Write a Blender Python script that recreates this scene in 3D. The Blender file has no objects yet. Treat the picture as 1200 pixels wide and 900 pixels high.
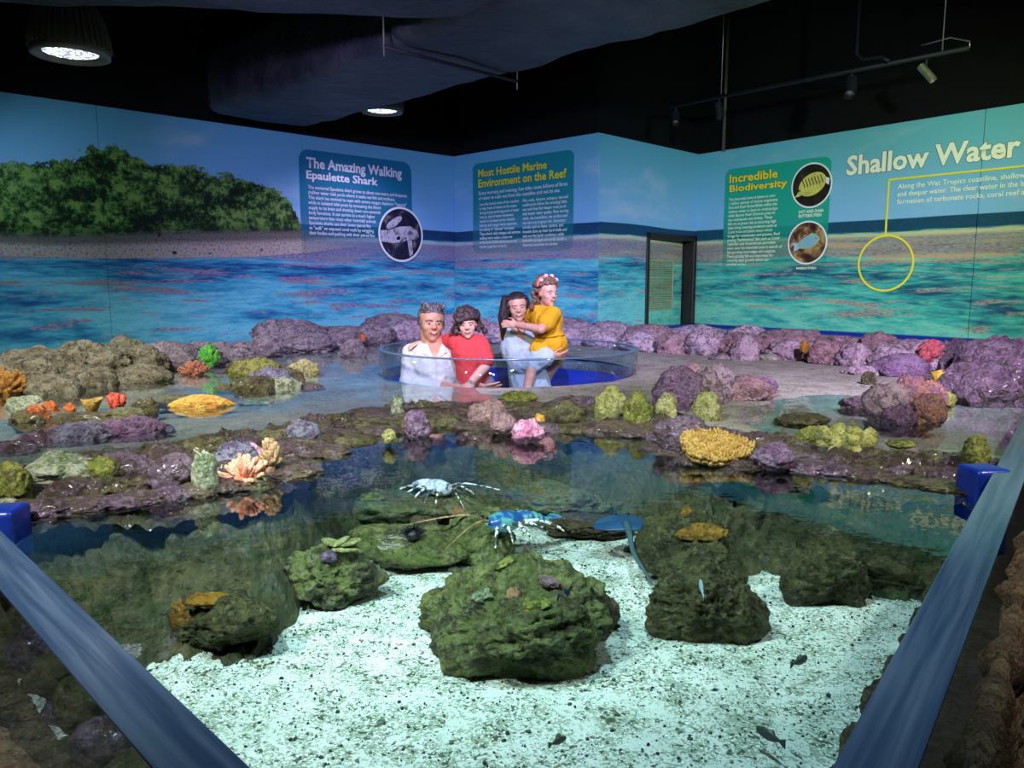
import bpy, bmesh, math, random
import numpy as np
from mathutils import Matrix, Vector

# ------------------------------------------------------------------ camera, world, exposure
SC = bpy.context.scene
FPX = 900.0
PITCH = math.radians(7.66)
EYE = np.array([0.0, 0.0, 1.55])
KS = 1.15          # metres per model unit: the layout below is drawn in model units and scaled at the end
FLOOR = 0.10
cam = bpy.data.cameras.new('camera'); cam.lens = 27.0; cam.sensor_width = 36.0; cam.clip_start = 0.02
camo = bpy.data.objects.new('camera', cam); SC.collection.objects.link(camo)
camo.location = EYE*KS; camo.rotation_euler = (math.pi/2 - PITCH, 0, 0)
SC.camera = camo
SC.view_settings.view_transform = 'Standard'; SC.view_settings.look = 'None'
SC.view_settings.gamma = 1.0; SC.view_settings.use_curve_mapping = False
SC.view_settings.exposure = 0.55
world = bpy.data.worlds.new('dark_hall'); SC.world = world; world.use_nodes = True
bgn = world.node_tree.nodes['Background']
bgn.inputs[0].default_value = (0.25, 0.35, 0.6, 1); bgn.inputs[1].default_value = 0.022
SC.cycles.use_denoising = True
SC.cycles.transparent_max_bounces = 24
SC.cycles.max_bounces = 7
SC.cycles.caustics_reflective = False; SC.cycles.caustics_refractive = False
SC.cycles.sample_clamp_indirect = 4.0

def spot_light(name, loc, aim, watts, color, angle=70, blend=0.9, radius=0.06):
    l = bpy.data.lights.new(name, 'SPOT'); l.energy = watts*KS*KS; l.color = color
    l.spot_size = math.radians(angle); l.spot_blend = blend; l.shadow_soft_size = radius
    o = bpy.data.objects.new(name, l); SC.collection.objects.link(o)
    o.location = Vector(loc)*KS
    o.rotation_euler = (Vector(aim) - Vector(loc)).to_track_quat('-Z', 'Y').to_euler()
    return o

# gallery spots, each shining from the mouth of a fixture built further down: (position, target, watts, colour, cone)
SPOTS = [
    ((0.10, 1.05, 2.70), (0.10, 1.55, 0.80), 78, (0.74, 1.0, 1.0), 88),       # deep pool, cool white
    ((-0.75, 1.30, 2.75), (-0.05, 4.05, 1.25), 62, (1.0, 0.94, 0.86), 40),     # the family, neutral
    ((-1.70, 1.70, 2.75), (-1.60, 3.70, 1.05), 260, (1.0, 0.95, 0.84), 70),    # left reef, warm white
    ((0.10, 2.10, 2.70), (-0.45, 5.00, 1.05), 300, (0.62, 0.52, 1.0), 62),     # centre, violet
    ((1.60, 1.60, 2.70), (1.75, 4.70, 1.10), 470, (0.84, 0.72, 1.0), 64),      # right ridge, violet
    ((1.90, 1.20, 2.75), (1.10, 2.50, 1.05), 120, (1.0, 0.95, 0.80), 80),      # right sill, warm
    ((-3.30, 4.20, 2.65), (-2.80, 6.30, 1.50), 34, (0.55, 0.74, 1.0), 95),     # island mural, blue
    ((-1.00, 2.60, 2.70), (-1.20, 7.60, 1.80), 205, (0.50, 0.45, 1.0), 60),    # shark panel, violet
    ((0.30, 2.55, 2.70), (0.75, 7.30, 1.75), 190, (0.45, 0.66, 1.0), 62),      # centre corner, blue
    ((2.05, 2.60, 2.75), (2.45, 7.30, 1.95), 195, (0.70, 0.95, 1.0), 60),      # biodiversity panel
    ((3.00, 3.60, 2.80), (3.60, 6.10, 1.85), 105, (0.86, 1.0, 0.62), 85),      # shallow water panel, green
    ((-0.70, 0.80, 2.70), (0.0, 2.30, 0.85), 170, (0.90, 1.0, 0.90), 62),      # added fill lamp, itself unseen: drowned rocks under the sill
    ((-1.50, 0.50, 2.70), (-0.85, 1.60, 0.95), 170, (1.0, 0.98, 0.85), 66),    # unseen lamp added to brighten the left sill and slabs
]
for i, (p, t, w, c, a) in enumerate(SPOTS):
    spot_light('gallery_spot_light', p, t, w, c, a)

# ------------------------------------------------------------------ pixel helpers
def ray(u, v):
    a = (u-600)/FPX; b = (450-v)/FPX
    return np.array([a, math.cos(PITCH)+b*math.sin(PITCH), -math.sin(PITCH)+b*math.cos(PITCH)])
def at_z(u, v, z):
    d = ray(u, v); return EYE + d*(z-EYE[2])/d[2]
def at_y(u, v, y):
    d = ray(u, v); return EYE + d*y/d[1]
def fwd(p):
    return p[1]*math.cos(PITCH) - (p[2]-EYE[2])*math.sin(PITCH)

# ------------------------------------------------------------------ numpy noise
_rs = np.random.RandomState(7)
_perm = np.concatenate([_rs.permutation(256)]*3)
_grad = _rs.normal(size=(256, 3)); _grad /= np.linalg.norm(_grad, axis=1)[:, None]
_cell = _rs.rand(256, 3)
def _hash(i, j, k):
    return _perm[_perm[_perm[i & 255] + (j & 255)] + (k & 255)]
def perlin(p):
    p = np.asarray(p, float); i = np.floor(p).astype(int); f = p - i
    w = f*f*f*(f*(f*6-15)+10); out = np.zeros(len(p))
    for a in (0, 1):
        for b in (0, 1):
            for c in (0, 1):
                g = _grad[_hash(i[:, 0]+a, i[:, 1]+b, i[:, 2]+c)]
                d = (g*(f-np.array([a, b, c]))).sum(1)
                ww = (w[:, 0] if a else 1-w[:, 0])*(w[:, 1] if b else 1-w[:, 1])*(w[:, 2] if c else 1-w[:, 2])
                out += d*ww
    return out
def fbm(p, o=4, g=0.5):
    s = np.zeros(len(p)); a = 1.0; p = np.asarray(p, float)
    for k in range(o):
        s += a*perlin(p + 17.3*k); p = p*2.03; a *= g
    return s
def worley(p):
    p = np.asarray(p, float); i = np.floor(p).astype(int); best = np.full(len(p), 9.0)
    for a in (-1, 0, 1):
        for b in (-1, 0, 1):
            for c in (-1, 0, 1):
                q = i + np.array([a, b, c])
                d = ((q + _cell[_hash(q[:, 0], q[:, 1], q[:, 2])] - p)**2).sum(1)
                best = np.minimum(best, d)
    return np.sqrt(best)

# ------------------------------------------------------------------ mesh helpers
def mk(name, V, F, mat=None, parent=None, smooth=True, loc=None):
    me = bpy.data.meshes.new(name)
    V = np.asarray(V, float)
    if isinstance(F, np.ndarray):
        F = F.tolist()
    me.from_pydata(V.tolist(), [], F)
    if smooth:
        me.polygons.foreach_set('use_smooth', [True]*len(me.polygons))
    me.update()
    if mat is not None:
        me.materials.append(mat)
    o = bpy.data.objects.new(name, me); SC.collection.objects.link(o)
    if parent is not None: o.parent = parent
    if loc is not None: o.location = loc
    return o
def empty(name, loc=(0, 0, 0), rz=0.0):
    o = bpy.data.objects.new(name, None); SC.collection.objects.link(o)
    o.location = loc; o.rotation_euler = (0, 0, rz); o.empty_display_size = 0.05
    return o
def tag(o, label, cat, group=None):
    o['label'] = label; o['category'] = cat
    if group: o['group'] = group
    return o
def thing(name, label, cat, loc=(0, 0, 0), rz=0.0, group=None):
    return tag(empty(name, loc, rz), label, cat, group)
def struct(o):
    o['kind'] = 'structure'; return o
def stuff(o):
    o['kind'] = 'stuff'; return o
def join(*parts):
    Vs, Fs, n = [], [], 0
    for V, F in parts:
        V = np.asarray(V, float); Vs.append(V)
        Fs += [[i+n for i in f] for f in (F.tolist() if isinstance(F, np.ndarray) else F)]
        n += len(V)
    return np.concatenate(Vs), Fs
def box(x0, x1, y0, y1, z0, z1):
    V = [(x, y, z) for x in (x0, x1) for y in (y0, y1) for z in (z0, z1)]
    F = [(0, 1, 3, 2), (4, 6, 7, 5), (0, 4, 5, 1), (2, 3, 7, 6), (0, 2, 6, 4), (1, 5, 7, 3)]
    return np.array(V, float), [list(f) for f in F]
def rbox(x0, x1, y0, y1, z0, z1, r=0.01, seg=2):
    bm = bmesh.new(); bmesh.ops.create_cube(bm, size=1)
    for v in bm.verts:
        v.co = ((x0+x1)/2 + v.co.x*(x1-x0), (y0+y1)/2 + v.co.y*(y1-y0), (z0+z1)/2 + v.co.z*(z1-z0))
    bmesh.ops.bevel(bm, geom=bm.edges[:], offset=r, segments=seg, affect='EDGES', profile=0.6)
    bm.verts.index_update()
    V = np.array([v.co[:] for v in bm.verts]); F = [[v.index for v in f.verts] for f in bm.faces]
    bm.free(); return V, F
_ico = {}
def ico(sub):
    if sub not in _ico:
        bm = bmesh.new(); bmesh.ops.create_icosphere(bm, subdivisions=sub, radius=1)
        bm.verts.index_update()
        _ico[sub] = (np.array([v.co[:] for v in bm.verts]), np.array([[v.index for v in f.verts] for f in bm.faces]))
        bm.free()
    V, F = _ico[sub]; return V.copy(), F
def ell(c, r, sub=3, R=None):
    V, F = ico(sub); V = V*np.asarray(r, float)
    if R is not None: V = V @ np.asarray(R, float).T
    return V + np.asarray(c, float), F
def _basis(d):
    d = d/np.linalg.norm(d); a = np.array([0, 0, 1.0]) if abs(d[2]) < 0.9 else np.array([1.0, 0, 0])
    x = np.cross(a, d); x /= np.linalg.norm(x); return x, np.cross(d, x)
def tube(path, rad, n=10, caps=True):
    path = np.asarray(path, float); m = len(path)
    rad = np.full(m, rad, float) if np.isscalar(rad) else np.asarray(rad, float)
    T = np.gradient(path, axis=0); V = []
    x, y = _basis(T[0])
    for i in range(m):
        t = T[i]/np.linalg.norm(T[i]); x = x - t*np.dot(x, t); x /= np.linalg.norm(x); y = np.cross(t, x)
        for k in range(n):
            a = 2*math.pi*k/n; V.append(path[i] + rad[i]*(math.cos(a)*x + math.sin(a)*y))
    F = [[i*n+k, i*n+(k+1) % n, (i+1)*n+(k+1) % n, (i+1)*n+k] for i in range(m-1) for k in range(n)]
    if caps:
        F.append(list(range(n))[::-1]); F.append([(m-1)*n+k for k in range(n)])
    return np.array(V), F
def capsule(a, b, ra, rb, n=12, rings=4):
    a = np.asarray(a, float); b = np.asarray(b, float); d = b-a; L = np.linalg.norm(d)
    if L < 1e-6: return ell(a, (ra, ra, ra), 2)
    d /= L; P, R = [], []
    for k in range(rings+1):
        t = -math.pi/2 + k*(math.pi/2)/rings; P.append(a + d*ra*math.sin(t)); R.append(max(ra*math.cos(t), ra*0.05))
    for k in range(rings+1):
        t = k*(math.pi/2)/rings; P.append(b + d*rb*math.sin(t)); R.append(max(rb*math.cos(t), rb*0.05))
    return tube(P, R, n)
def lathe(prof, n=32, close=False):
    V = []; m = len(prof)
    for r, z in prof:
        for k in range(n):
            a = 2*math.pi*k/n; V.append((r*math.cos(a), r*math.sin(a), z))
    F = [[i*n+k, i*n+(k+1) % n, (i+1)*n+(k+1) % n, (i+1)*n+k] for i in range(m-1) for k in range(n)]
    if close:
        F += [[(m-1)*n+k, (m-1)*n+(k+1) % n, (k+1) % n, k] for k in range(n)]
    return np.array(V, float), F
def prism(poly, z0, z1):
    n = len(poly); V = [(x, y, z0) for x, y in poly] + [(x, y, z1) for x, y in poly]
    F = [list(range(n))[::-1], list(range(n, 2*n))] + [[k, (k+1) % n, n+(k+1) % n, n+k] for k in range(n)]
    return np.array(V, float), F
def xf(VF, M):
    V, F = VF; M = np.array(M); return V @ M[:3, :3].T + M[:3, 3], F
def rotz(a):
    c, s = math.cos(a), math.sin(a); return np.array([[c, -s, 0], [s, c, 0], [0, 0, 1.0]])
def rotx(a):
    c, s = math.cos(a), math.sin(a); return np.array([[1.0, 0, 0], [0, c, -s], [0, s, c]])
def roty(a):
    c, s = math.cos(a), math.sin(a); return np.array([[c, 0, s], [0, 1.0, 0], [-s, 0, c]])

# ------------------------------------------------------------------ node helpers
class NT:
    def __init__(s, name):
        s.mat = bpy.data.materials.new(name); s.mat.use_nodes = True
        s.t = s.mat.node_tree; s.t.nodes.clear()
        s.out = s.t.nodes.new('ShaderNodeOutputMaterial')
    def set(s, sock, v):
        if isinstance(v, bpy.types.NodeSocket): s.t.links.new(v, sock)
        elif isinstance(v, (tuple, list)) and len(v) == 3 and sock.type == 'RGBA': sock.default_value = (*v, 1)
        else: sock.default_value = v
    def node(s, typ, props=None, **ins):
        n = s.t.nodes.new(typ)
        for k, v in (props or {}).items(): setattr(n, k, v)
        for k, v in ins.items(): s.set(n.inputs[k.replace('_', ' ')] if not k.startswith('i') or not k[1:].isdigit() else n.inputs[int(k[1:])], v)
        return n
    def math(s, op, a, b=0.0, clamp=False):
        n = s.t.nodes.new('ShaderNodeMath'); n.operation = op; n.use_clamp = clamp
        s.set(n.inputs[0], a); s.set(n.inputs[1], b); return n.outputs[0]
    def mix(s, f, a, b, mode='MIX'):
        n = s.t.nodes.new('ShaderNodeMix'); n.data_type = 'RGBA'; n.blend_type = mode
        s.set(n.inputs[0], f); s.set(n.inputs[6], a); s.set(n.inputs[7], b); return n.outputs[2]
    def ramp(s, f, stops, interp='LINEAR'):
        n = s.t.nodes.new('ShaderNodeValToRGB'); s.set(n.inputs[0], f); r = n.color_ramp; r.interpolation = interp
        while len(r.elements) < len(stops): r.elements.new(0.5)
        for e, (p, c) in zip(r.elements, stops):
            e.position = p; e.color = (c, c, c, 1) if not isinstance(c, (tuple, list)) else (*c, 1)
        return n.outputs[0]
    def smooth(s, v, a, b):
        n = s.t.nodes.new('ShaderNodeMapRange'); n.interpolation_type = 'SMOOTHSTEP'
        s.set(n.inputs[0], v); s.set(n.inputs[1], a); s.set(n.inputs[2], b); return n.outputs[0]
    def noise(s, vec, scale=5.0, detail=4.0, rough=0.55, dist=0.0):
        n = s.t.nodes.new('ShaderNodeTexNoise')
        if vec is not None: s.set(n.inputs['Vector'], vec)
        n.inputs['Scale'].default_value = scale; n.inputs['Detail'].default_value = detail
        n.inputs['Roughness'].default_value = rough; n.inputs['Distortion'].default_value = dist
        return n.outputs['Fac']
    def voro(s, vec, scale=5.0, feature='F1', out='Distance'):
        n = s.t.nodes.new('ShaderNodeTexVoronoi'); n.feature = feature
        if vec is not None: s.set(n.inputs['Vector'], vec)
        n.inputs['Scale'].default_value = scale; return n.outputs[out]
    def coord(s, which='Object'):
        return s.t.nodes.new('ShaderNodeTexCoord').outputs[which]
    def sep(s, v):
        n = s.t.nodes.new('ShaderNodeSeparateXYZ'); s.set(n.inputs[0], v); return n.outputs
    def comb(s, x=0.0, y=0.0, z=0.0):
        n = s.t.nodes.new('ShaderNodeCombineXYZ')
        for k, v in enumerate((x, y, z)): s.set(n.inputs[k], v)
        return n.outputs[0]
    def bump(s, h, strength=0.5, dist=0.01):
        n = s.t.nodes.new('ShaderNodeBump'); s.set(n.inputs['Height'], h)
        n.inputs['Strength'].default_value = strength; n.inputs['Distance'].default_value = dist
        return n.outputs[0]
    def bsdf(s, color, rough=0.6, metallic=0.0, normal=None, spec=0.5, emit=None, emit_s=0.0, coat=0.0, sss=0.0):
        n = s.t.nodes.new('ShaderNodeBsdfPrincipled')
        s.set(n.inputs['Base Color'], color); s.set(n.inputs['Roughness'], rough); n.inputs['Metallic'].default_value = metallic
        n.inputs['Specular IOR Level'].default_value = spec; n.inputs['Coat Weight'].default_value = coat
        n.inputs['Coat Roughness'].default_value = 0.15
        if normal is not None: s.set(n.inputs['Normal'], normal)
        if emit is not None:
            s.set(n.inputs['Emission Color'], emit); n.inputs['Emission Strength'].default_value = emit_s
        return n.outputs[0]
    def done(s, sh):
        s.t.links.new(sh, s.out.inputs[0]); return s.mat

_mats = {}
def plain(name, color, rough=0.6, metallic=0.0, bump=0.0, bscale=60.0, var=0.15, spec=0.5, coat=0.0):
    if name in _mats: return _mats[name]
    t = NT(name); co = t.coord()
    n = t.noise(co, bscale*0.3, 3.0)
    c = t.mix(t.smooth(n, 0.3, 0.7), tuple(x*(1-var) for x in color), tuple(min(1, x*(1+var)) for x in color))
    nm = t.bump(t.noise(co, bscale, 4.0), bump, 0.01) if bump else None
    _mats[name] = t.done(t.bsdf(c, rough, metallic, nm, spec, coat=coat)); return _mats[name]
def rock_mat(name, c1, c2, c3, rough=0.75, scale=1.0, bump=0.7, speck=(0.5, 0.45, 0.4), speck_amt=0.3, coat=0.0):
    t = NT(name); co = t.coord()
    rnd = t.t.nodes.new('ShaderNodeObjectInfo').outputs['Random']
    off = t.comb(t.math('MULTIPLY', rnd, 37.0), t.math('MULTIPLY', rnd, 91.0), 0.0)
    va = t.t.nodes.new('ShaderNodeVectorMath'); t.set(va.inputs[0], co); t.set(va.inputs[1], off); v = va.outputs[0]
    a = t.smooth(t.noise(v, 10*scale, 6.0, 0.68), 0.42, 0.58)
    b = t.smooth(t.noise(v, 26*scale, 7.0, 0.72), 0.47, 0.60)
    c = t.mix(a, c1, c2); c = t.mix(b, c, c3)
    vo = t.voro(v, 90*scale)
    sp = t.math('MULTIPLY', t.smooth(vo, 0.42, 0.18), t.smooth(t.noise(v, 35*scale, 3.0), 0.45, 0.62))
    c = t.mix(t.math('MULTIPLY', sp, speck_amt), c, speck)
    c = t.mix(t.math('MULTIPLY', t.smooth(t.noise(v, 70*scale, 5.0, 0.7), 0.54, 0.64), 0.75), c, tuple(x*0.35 for x in c3))  # dark noise specks paint the shade of small crevices
    c = t.mix(t.math('MULTIPLY', t.smooth(t.noise(v, 48*scale, 5.0, 0.7), 0.44, 0.36), 0.45), c, speck)
    h = t.math('ADD', t.math('MULTIPLY', t.noise(v, 55*scale, 8.0, 0.7), 1.0), t.math('MULTIPLY', t.voro(v, 75*scale), 0.35))
    return t.done(t.bsdf(c, rough, 0.0, t.bump(h, bump, 0.045/scale), 0.4, coat=coat))

def rock_shape(sub, size, seed, lump=0.22, lscale=2.2, rough=0.10, flat=0.0, warp=0.28, pits=0.0, fine=0.07, facets=0):
    V, F = ico(sub); off = np.array([seed*3.71, seed*1.37, seed*7.77])
    r = 1 + warp*fbm(V*1.1+off, 2) + rough*fbm(V*4.5+off, 4, 0.6)
    if facets:
        rg = np.random.RandomState(seed*13+5); N = rg.normal(size=(facets, 3)); N /= np.linalg.norm(N, axis=1)[:, None]; hgt = rg.uniform(0.62, 1.0, facets)
        q = hgt[None]/np.maximum((V+0.10*np.stack([fbm(V*2.2+off+k*5, 3) for k in range(3)], 1)) @ N.T, 0.12)
        r = r-1+(np.minimum(q, 1.7)**-9).sum(1)**(-1/9.0)*1.12
    if lump:
        w = worley(V*lscale+off); r += lump*(np.sqrt(np.maximum(0, 1-np.minimum(w, 1)**2)) - 0.6)
        w2 = worley(V*lscale*2.6+off*2); r += lump*0.35*(np.sqrt(np.maximum(0, 1-np.minimum(w2, 1)**2)) - 0.6)
    if fine:
        r += fine*fbm(V*11+off*1.7, 4, 0.62)
        w3 = worley(V*lscale*5.2+off*1.3); r += fine*0.9*(np.sqrt(np.maximum(0, 1-np.minimum(w3, 1)**2)) - 0.7)
    if pits:
        p = worley(V*6.0+off*3); r -= pits*np.clip(0.36-p, 0, 1)*3
    V = V*r[:, None]
    lo, hi = V.min(0), V.max(0)
    V = (V-(lo+hi)/2)/((hi-lo)/2)                          # unit half-extents
    V[:, 2] = np.where(V[:, 2] < 0, V[:, 2]*(1-flat), V[:, 2])
    return V*np.asarray(size, float), F

# ------------------------------------------------------------------ the room
WATER_Z, SHELF_Z, SAND_Z = 1.06, 1.045, 0.80
C1 = np.array([-0.62, 8.39]); C2 = np.array([0.77, 7.06]); C3 = np.array([1.94, 8.25]); CR = np.array([3.79, 5.92])
d1 = np.array([2.94, 2.82]); d1 /= np.linalg.norm(d1)
dr = (CR-C3)/np.linalg.norm(CR-C3)
WALL_END_L = C1 - d1*8.4; WALL_END_R = C3 + dr*7.6
CEIL = 4.1; MURAL_TOP = 2.85; MURAL_BOT = 0.98

class Wall:
    def __init__(s, A, B):
        s.A = np.array(A, float); s.B = np.array(B, float); s.L = float(np.linalg.norm(s.B-s.A))
        s.x = (s.B-s.A)/s.L; s.y = np.array([-s.x[1], s.x[0]])         # y points out of the room
        s.M = Matrix(((s.x[0], s.y[0], 0, s.A[0]), (s.x[1], s.y[1], 0, s.A[1]), (0, 0, 1, 0), (0, 0, 0, 1)))
    def hit(s, u, v):
        d = ray(u, v); t = np.dot(s.A-EYE[:2], s.y)/np.dot(d[:2], s.y); p = EYE + d*t
        return float(np.dot(p[:2]-s.A, s.x)), float(p[2])
W1 = Wall(WALL_END_L, C1); W2 = Wall(C1, C2); W3 = Wall(C2, C3); W4 = Wall(C3, WALL_END_R)

black_wall = plain('black_wall_paint', (0.0042, 0.0042, 0.0040), 0.85, bump=0.15, bscale=30, spec=0.15)
black_metal = plain('black_metal', (0.010, 0.010, 0.011), 0.6, 0.0, spec=0.25)
dark_steel = plain('dark_steel', (0.22, 0.22, 0.18), 0.5, 0.4)
steel = plain('brushed_steel', (0.45, 0.44, 0.40), 0.35, 0.9)
blue_paint = plain('blue_tank_paint', (0.008, 0.030, 0.30), 0.30, bump=0.05, var=0.1)
white_ink = plain('white_ink', (0.78, 0.82, 0.80), 0.8, var=0.02)
cream_ink = plain('cream_ink', (0.90, 0.92, 0.68), 0.8, var=0.02)
yellow_ink = plain('yellow_ink', (0.85, 0.72, 0.03), 0.8, var=0.02)
gold_ink = plain('gold_ink', (0.72, 0.70, 0.03), 0.8, var=0.02)
brown_ink = plain('brown_ink', (0.10, 0.045, 0.02), 0.8, var=0.02)

def sea_mural(name, seed, green, island=False, L=8.4):
    t = NT(name); x, y, z = t.sep(t.coord())
    h = t.math('ADD', 2.07, t.math('MULTIPLY', t.math('SUBTRACT', t.noise(t.comb(x, seed, 0.0), 0.7, 1.0), 0.5), 0.05))
    d = t.math('SUBTRACT', h, z)                                   # 0 at the printed horizon, grows downwards
    dd = t.math('MAXIMUM', d, 0.0)
    Z = t.math('MULTIPLY', t.math('LOGARITHM', t.math('ADD', dd, 0.10), math.e), 3.2)
    n1 = t.noise(t.comb(t.math('MULTIPLY', x, 0.75), seed, t.math('MULTIPLY', Z, 1.25)), 1.25, 4.0, 0.55, 0.5)
    n2 = t.noise(t.comb(t.math('MULTIPLY', x, 2.6), seed+3.0, t.math('MULTIPLY', Z, 4.0)), 2.0, 5.0, 0.62, 0.4)
    n3 = t.noise(t.comb(t.math('MULTIPLY', x, 0.9), seed+9.0, t.math('MULTIPLY', Z, 2.3)), 1.5, 5.0, 0.62, 0.5)
    n4 = t.noise(t.comb(t.math('MULTIPLY', x, 12.0), seed+5.0, t.math('MULTIPLY', Z, 13.0)), 2.0, 4.0, 0.7)
    g = green  # greener print to the right, with some of the green light painted in
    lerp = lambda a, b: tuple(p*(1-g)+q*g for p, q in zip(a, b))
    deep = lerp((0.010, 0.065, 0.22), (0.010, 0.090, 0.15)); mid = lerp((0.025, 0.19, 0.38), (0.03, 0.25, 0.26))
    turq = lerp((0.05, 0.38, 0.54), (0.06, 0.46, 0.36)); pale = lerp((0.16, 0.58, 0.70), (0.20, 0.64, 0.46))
    mixv = t.math('ADD', t.math('ADD', n1, t.math('MULTIPLY', t.smooth(d, 0.55, 0.95), 0.12)), t.math('MULTIPLY', t.math('SUBTRACT', n2, 0.5), 0.60))
    c = t.ramp(mixv, [(0.32, deep), (0.42, mid), (0.52, turq), (0.68, pale)])
    band = t.math('MULTIPLY', t.smooth(d, 0.10, 0.16), t.smooth(d, 0.42, 0.20))
    thr = t.math('SUBTRACT', t.math('ADD', 0.535, t.math('MULTIPLY', t.smooth(d, 0.6, 0.95), 0.05)), t.math('MULTIPLY', band, 0.22))
    reef = t.smooth(t.math('ADD', n3, t.math('MULTIPLY', t.math('SUBTRACT', n2, 0.5), 0.30)), thr, t.math('ADD', thr, 0.07))
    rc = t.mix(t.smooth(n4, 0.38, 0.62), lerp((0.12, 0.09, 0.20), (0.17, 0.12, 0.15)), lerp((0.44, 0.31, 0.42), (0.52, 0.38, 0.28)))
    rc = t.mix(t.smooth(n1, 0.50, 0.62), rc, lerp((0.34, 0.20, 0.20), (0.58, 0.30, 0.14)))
    c = t.mix(t.math('MULTIPLY', reef, 0.80), c, rc)
    glint = t.math('MULTIPLY', t.smooth(n4, 0.62, 0.74), t.smooth(n2, 0.50, 0.62))
    c = t.mix(t.math('MULTIPLY', glint, 0.6), c, (0.70, 0.82, 0.85))
    c = t.mix(t.math('MULTIPLY', t.smooth(n4, 0.48, 0.34), 0.35), c, deep)
    surf = t.math('MULTIPLY', t.smooth(t.math('ADD', d, t.math('MULTIPLY', n2, 0.05)), 0.125, 0.145), t.smooth(t.math('ADD', d, t.math('MULTIPLY', n2, 0.05)), 0.185, 0.155))
    c = t.mix(t.math('MULTIPLY', surf, 0.75), c, lerp((0.45, 0.55, 0.55), (0.62, 0.62, 0.30)))
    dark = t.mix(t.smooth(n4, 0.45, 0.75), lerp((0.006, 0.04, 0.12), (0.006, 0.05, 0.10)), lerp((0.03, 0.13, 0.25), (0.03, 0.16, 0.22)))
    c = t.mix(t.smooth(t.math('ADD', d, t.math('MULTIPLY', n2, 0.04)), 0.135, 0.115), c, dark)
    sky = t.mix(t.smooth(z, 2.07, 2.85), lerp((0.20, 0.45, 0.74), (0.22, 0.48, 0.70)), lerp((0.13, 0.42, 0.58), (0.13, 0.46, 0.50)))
    cl = t.smooth(t.noise(t.comb(t.math('MULTIPLY', x, 0.9), seed+20.0, t.math('MULTIPLY', z, 2.2)), 1.6, 6.0, 0.55), 0.52, 0.78)
    sky = t.mix(t.math('MULTIPLY', cl, 0.45), sky, (0.55, 0.62, 0.66))
    c = t.mix(t.smooth(d, -0.004, 0.004), sky, c)
    if island:
        xn = t.math('DIVIDE', x, L)
        def curve(pts):
            n = t.t.nodes.new('ShaderNodeFloatCurve'); t.set(n.inputs['Value'], xn); cv = n.mapping.curves[0]
            P = [W1.hit(u, v) for u, v in pts]
            P = [(px/L, (pz-1.5)/1.4) for px, pz in P]
            P = [(0.0, P[0][1])] + P + [(1.0, P[-1][1])]
            while len(cv.points) < len(P): cv.points.new(0.5, 0.5)
            for q, (a, b) in zip(cv.points, P): q.location = (a, b); q.handle_type = 'VECTOR'
            n.mapping.update()
            return t.math('ADD', t.math('MULTIPLY', n.outputs[0], 1.4), 1.5)
        top = curve([(2, 192), (40, 194), (85, 184), (104, 170), (135, 170), (152, 184), (176, 192), (205, 192), (240, 202), (268, 205), (300, 214), (322, 222), (338, 234), (347, 250), (353, 276)])
        base = curve([(2, 276), (60, 277), (160, 274), (240, 272), (353, 271)])
        shore = curve([(2, 300), (90, 304), (200, 303), (300, 301), (356, 297), (430, 288), (480, 287)])
        u = t.comb(x, 0.0, z)
        e1 = t.noise(u, 7.0, 6.0, 0.7); e2 = t.noise(u, 22.0, 7.0, 0.75); e3 = t.noise(u, 2.6, 3.0, 0.6)
        topn = t.math('ADD', top, t.math('ADD', t.math('MULTIPLY', t.math('SUBTRACT', e1, 0.50), 0.30), t.math('MULTIPLY', t.math('SUBTRACT', e2, 0.5), 0.22)))
        tree = t.math('MULTIPLY', t.smooth(z, topn, t.math('SUBTRACT', topn, 0.012)), t.smooth(z, t.math('SUBTRACT', base, 0.03), t.math('ADD', base, t.math('MULTIPLY', e2, 0.05))))
        vo = t.voro(t.comb(x, 0.0, t.math('MULTIPLY', z, 1.3)), 5.5)
        lf = t.math('ADD', t.math('ADD', t.math('SUBTRACT', t.math('MULTIPLY', e2, 2.1), 0.55), t.math('MULTIPLY', e3, 0.55)), t.math('SUBTRACT', t.math('MULTIPLY', e1, 0.6), t.math('MULTIPLY', t.voro(t.comb(t.math('ADD', x, t.math('MULTIPLY', e2, 0.10)), 0.0, t.math('MULTIPLY', z, 1.3)), 7.0), 0.55)))
        fol = t.ramp(lf, [(0.60, (0.004, 0.014, 0.005)), (0.76, (0.026, 0.072, 0.016)), (0.88, (0.085, 0.19, 0.035)), (1.0, (0.20, 0.34, 0.07))])
        low = t.math('SUBTRACT', z, base)
        fol = t.mix(t.math('MULTIPLY', t.smooth(low, 0.10, 0.0), 0.6), fol, (0.008, 0.015, 0.006))
        g1 = t.noise(u, 55.0, 4.0, 0.8)
        frac = t.math('DIVIDE', t.math('SUBTRACT', z, shore), t.math('MAXIMUM', t.math('SUBTRACT', base, shore), 0.01))
        bc = t.mix(t.smooth(frac, 0.45, 0.75), (0.50, 0.42, 0.36), (0.17, 0.15, 0.13))
        bc = t.mix(t.math('MULTIPLY', t.smooth(g1, 0.5, 0.62), 0.8), bc, (0.05, 0.045, 0.04))
        bl = t.math('MULTIPLY', t.smooth(t.noise(t.comb(t.math('MULTIPLY', x, 2.4), 4.0, t.math('MULTIPLY', z, 5.0)), 1.7, 3.0), 0.64, 0.67), 1.0)
        bc = t.mix(bl, bc, (0.02, 0.018, 0.01))
        on_beach = t.math('MULTIPLY', t.smooth(z, shore, t.math('ADD', shore, 0.008)), t.smooth(z, t.math('ADD', base, 0.02), base))
        edge = W1.hit(440, 285)[0]
        on_beach = t.math('MULTIPLY', on_beach, t.smooth(x, edge, edge-0.9))
        c = t.mix(on_beach, c, bc); c = t.mix(tree, c, fol)
    return t.done(t.bsdf(c, 0.62, spec=0.25))

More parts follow.
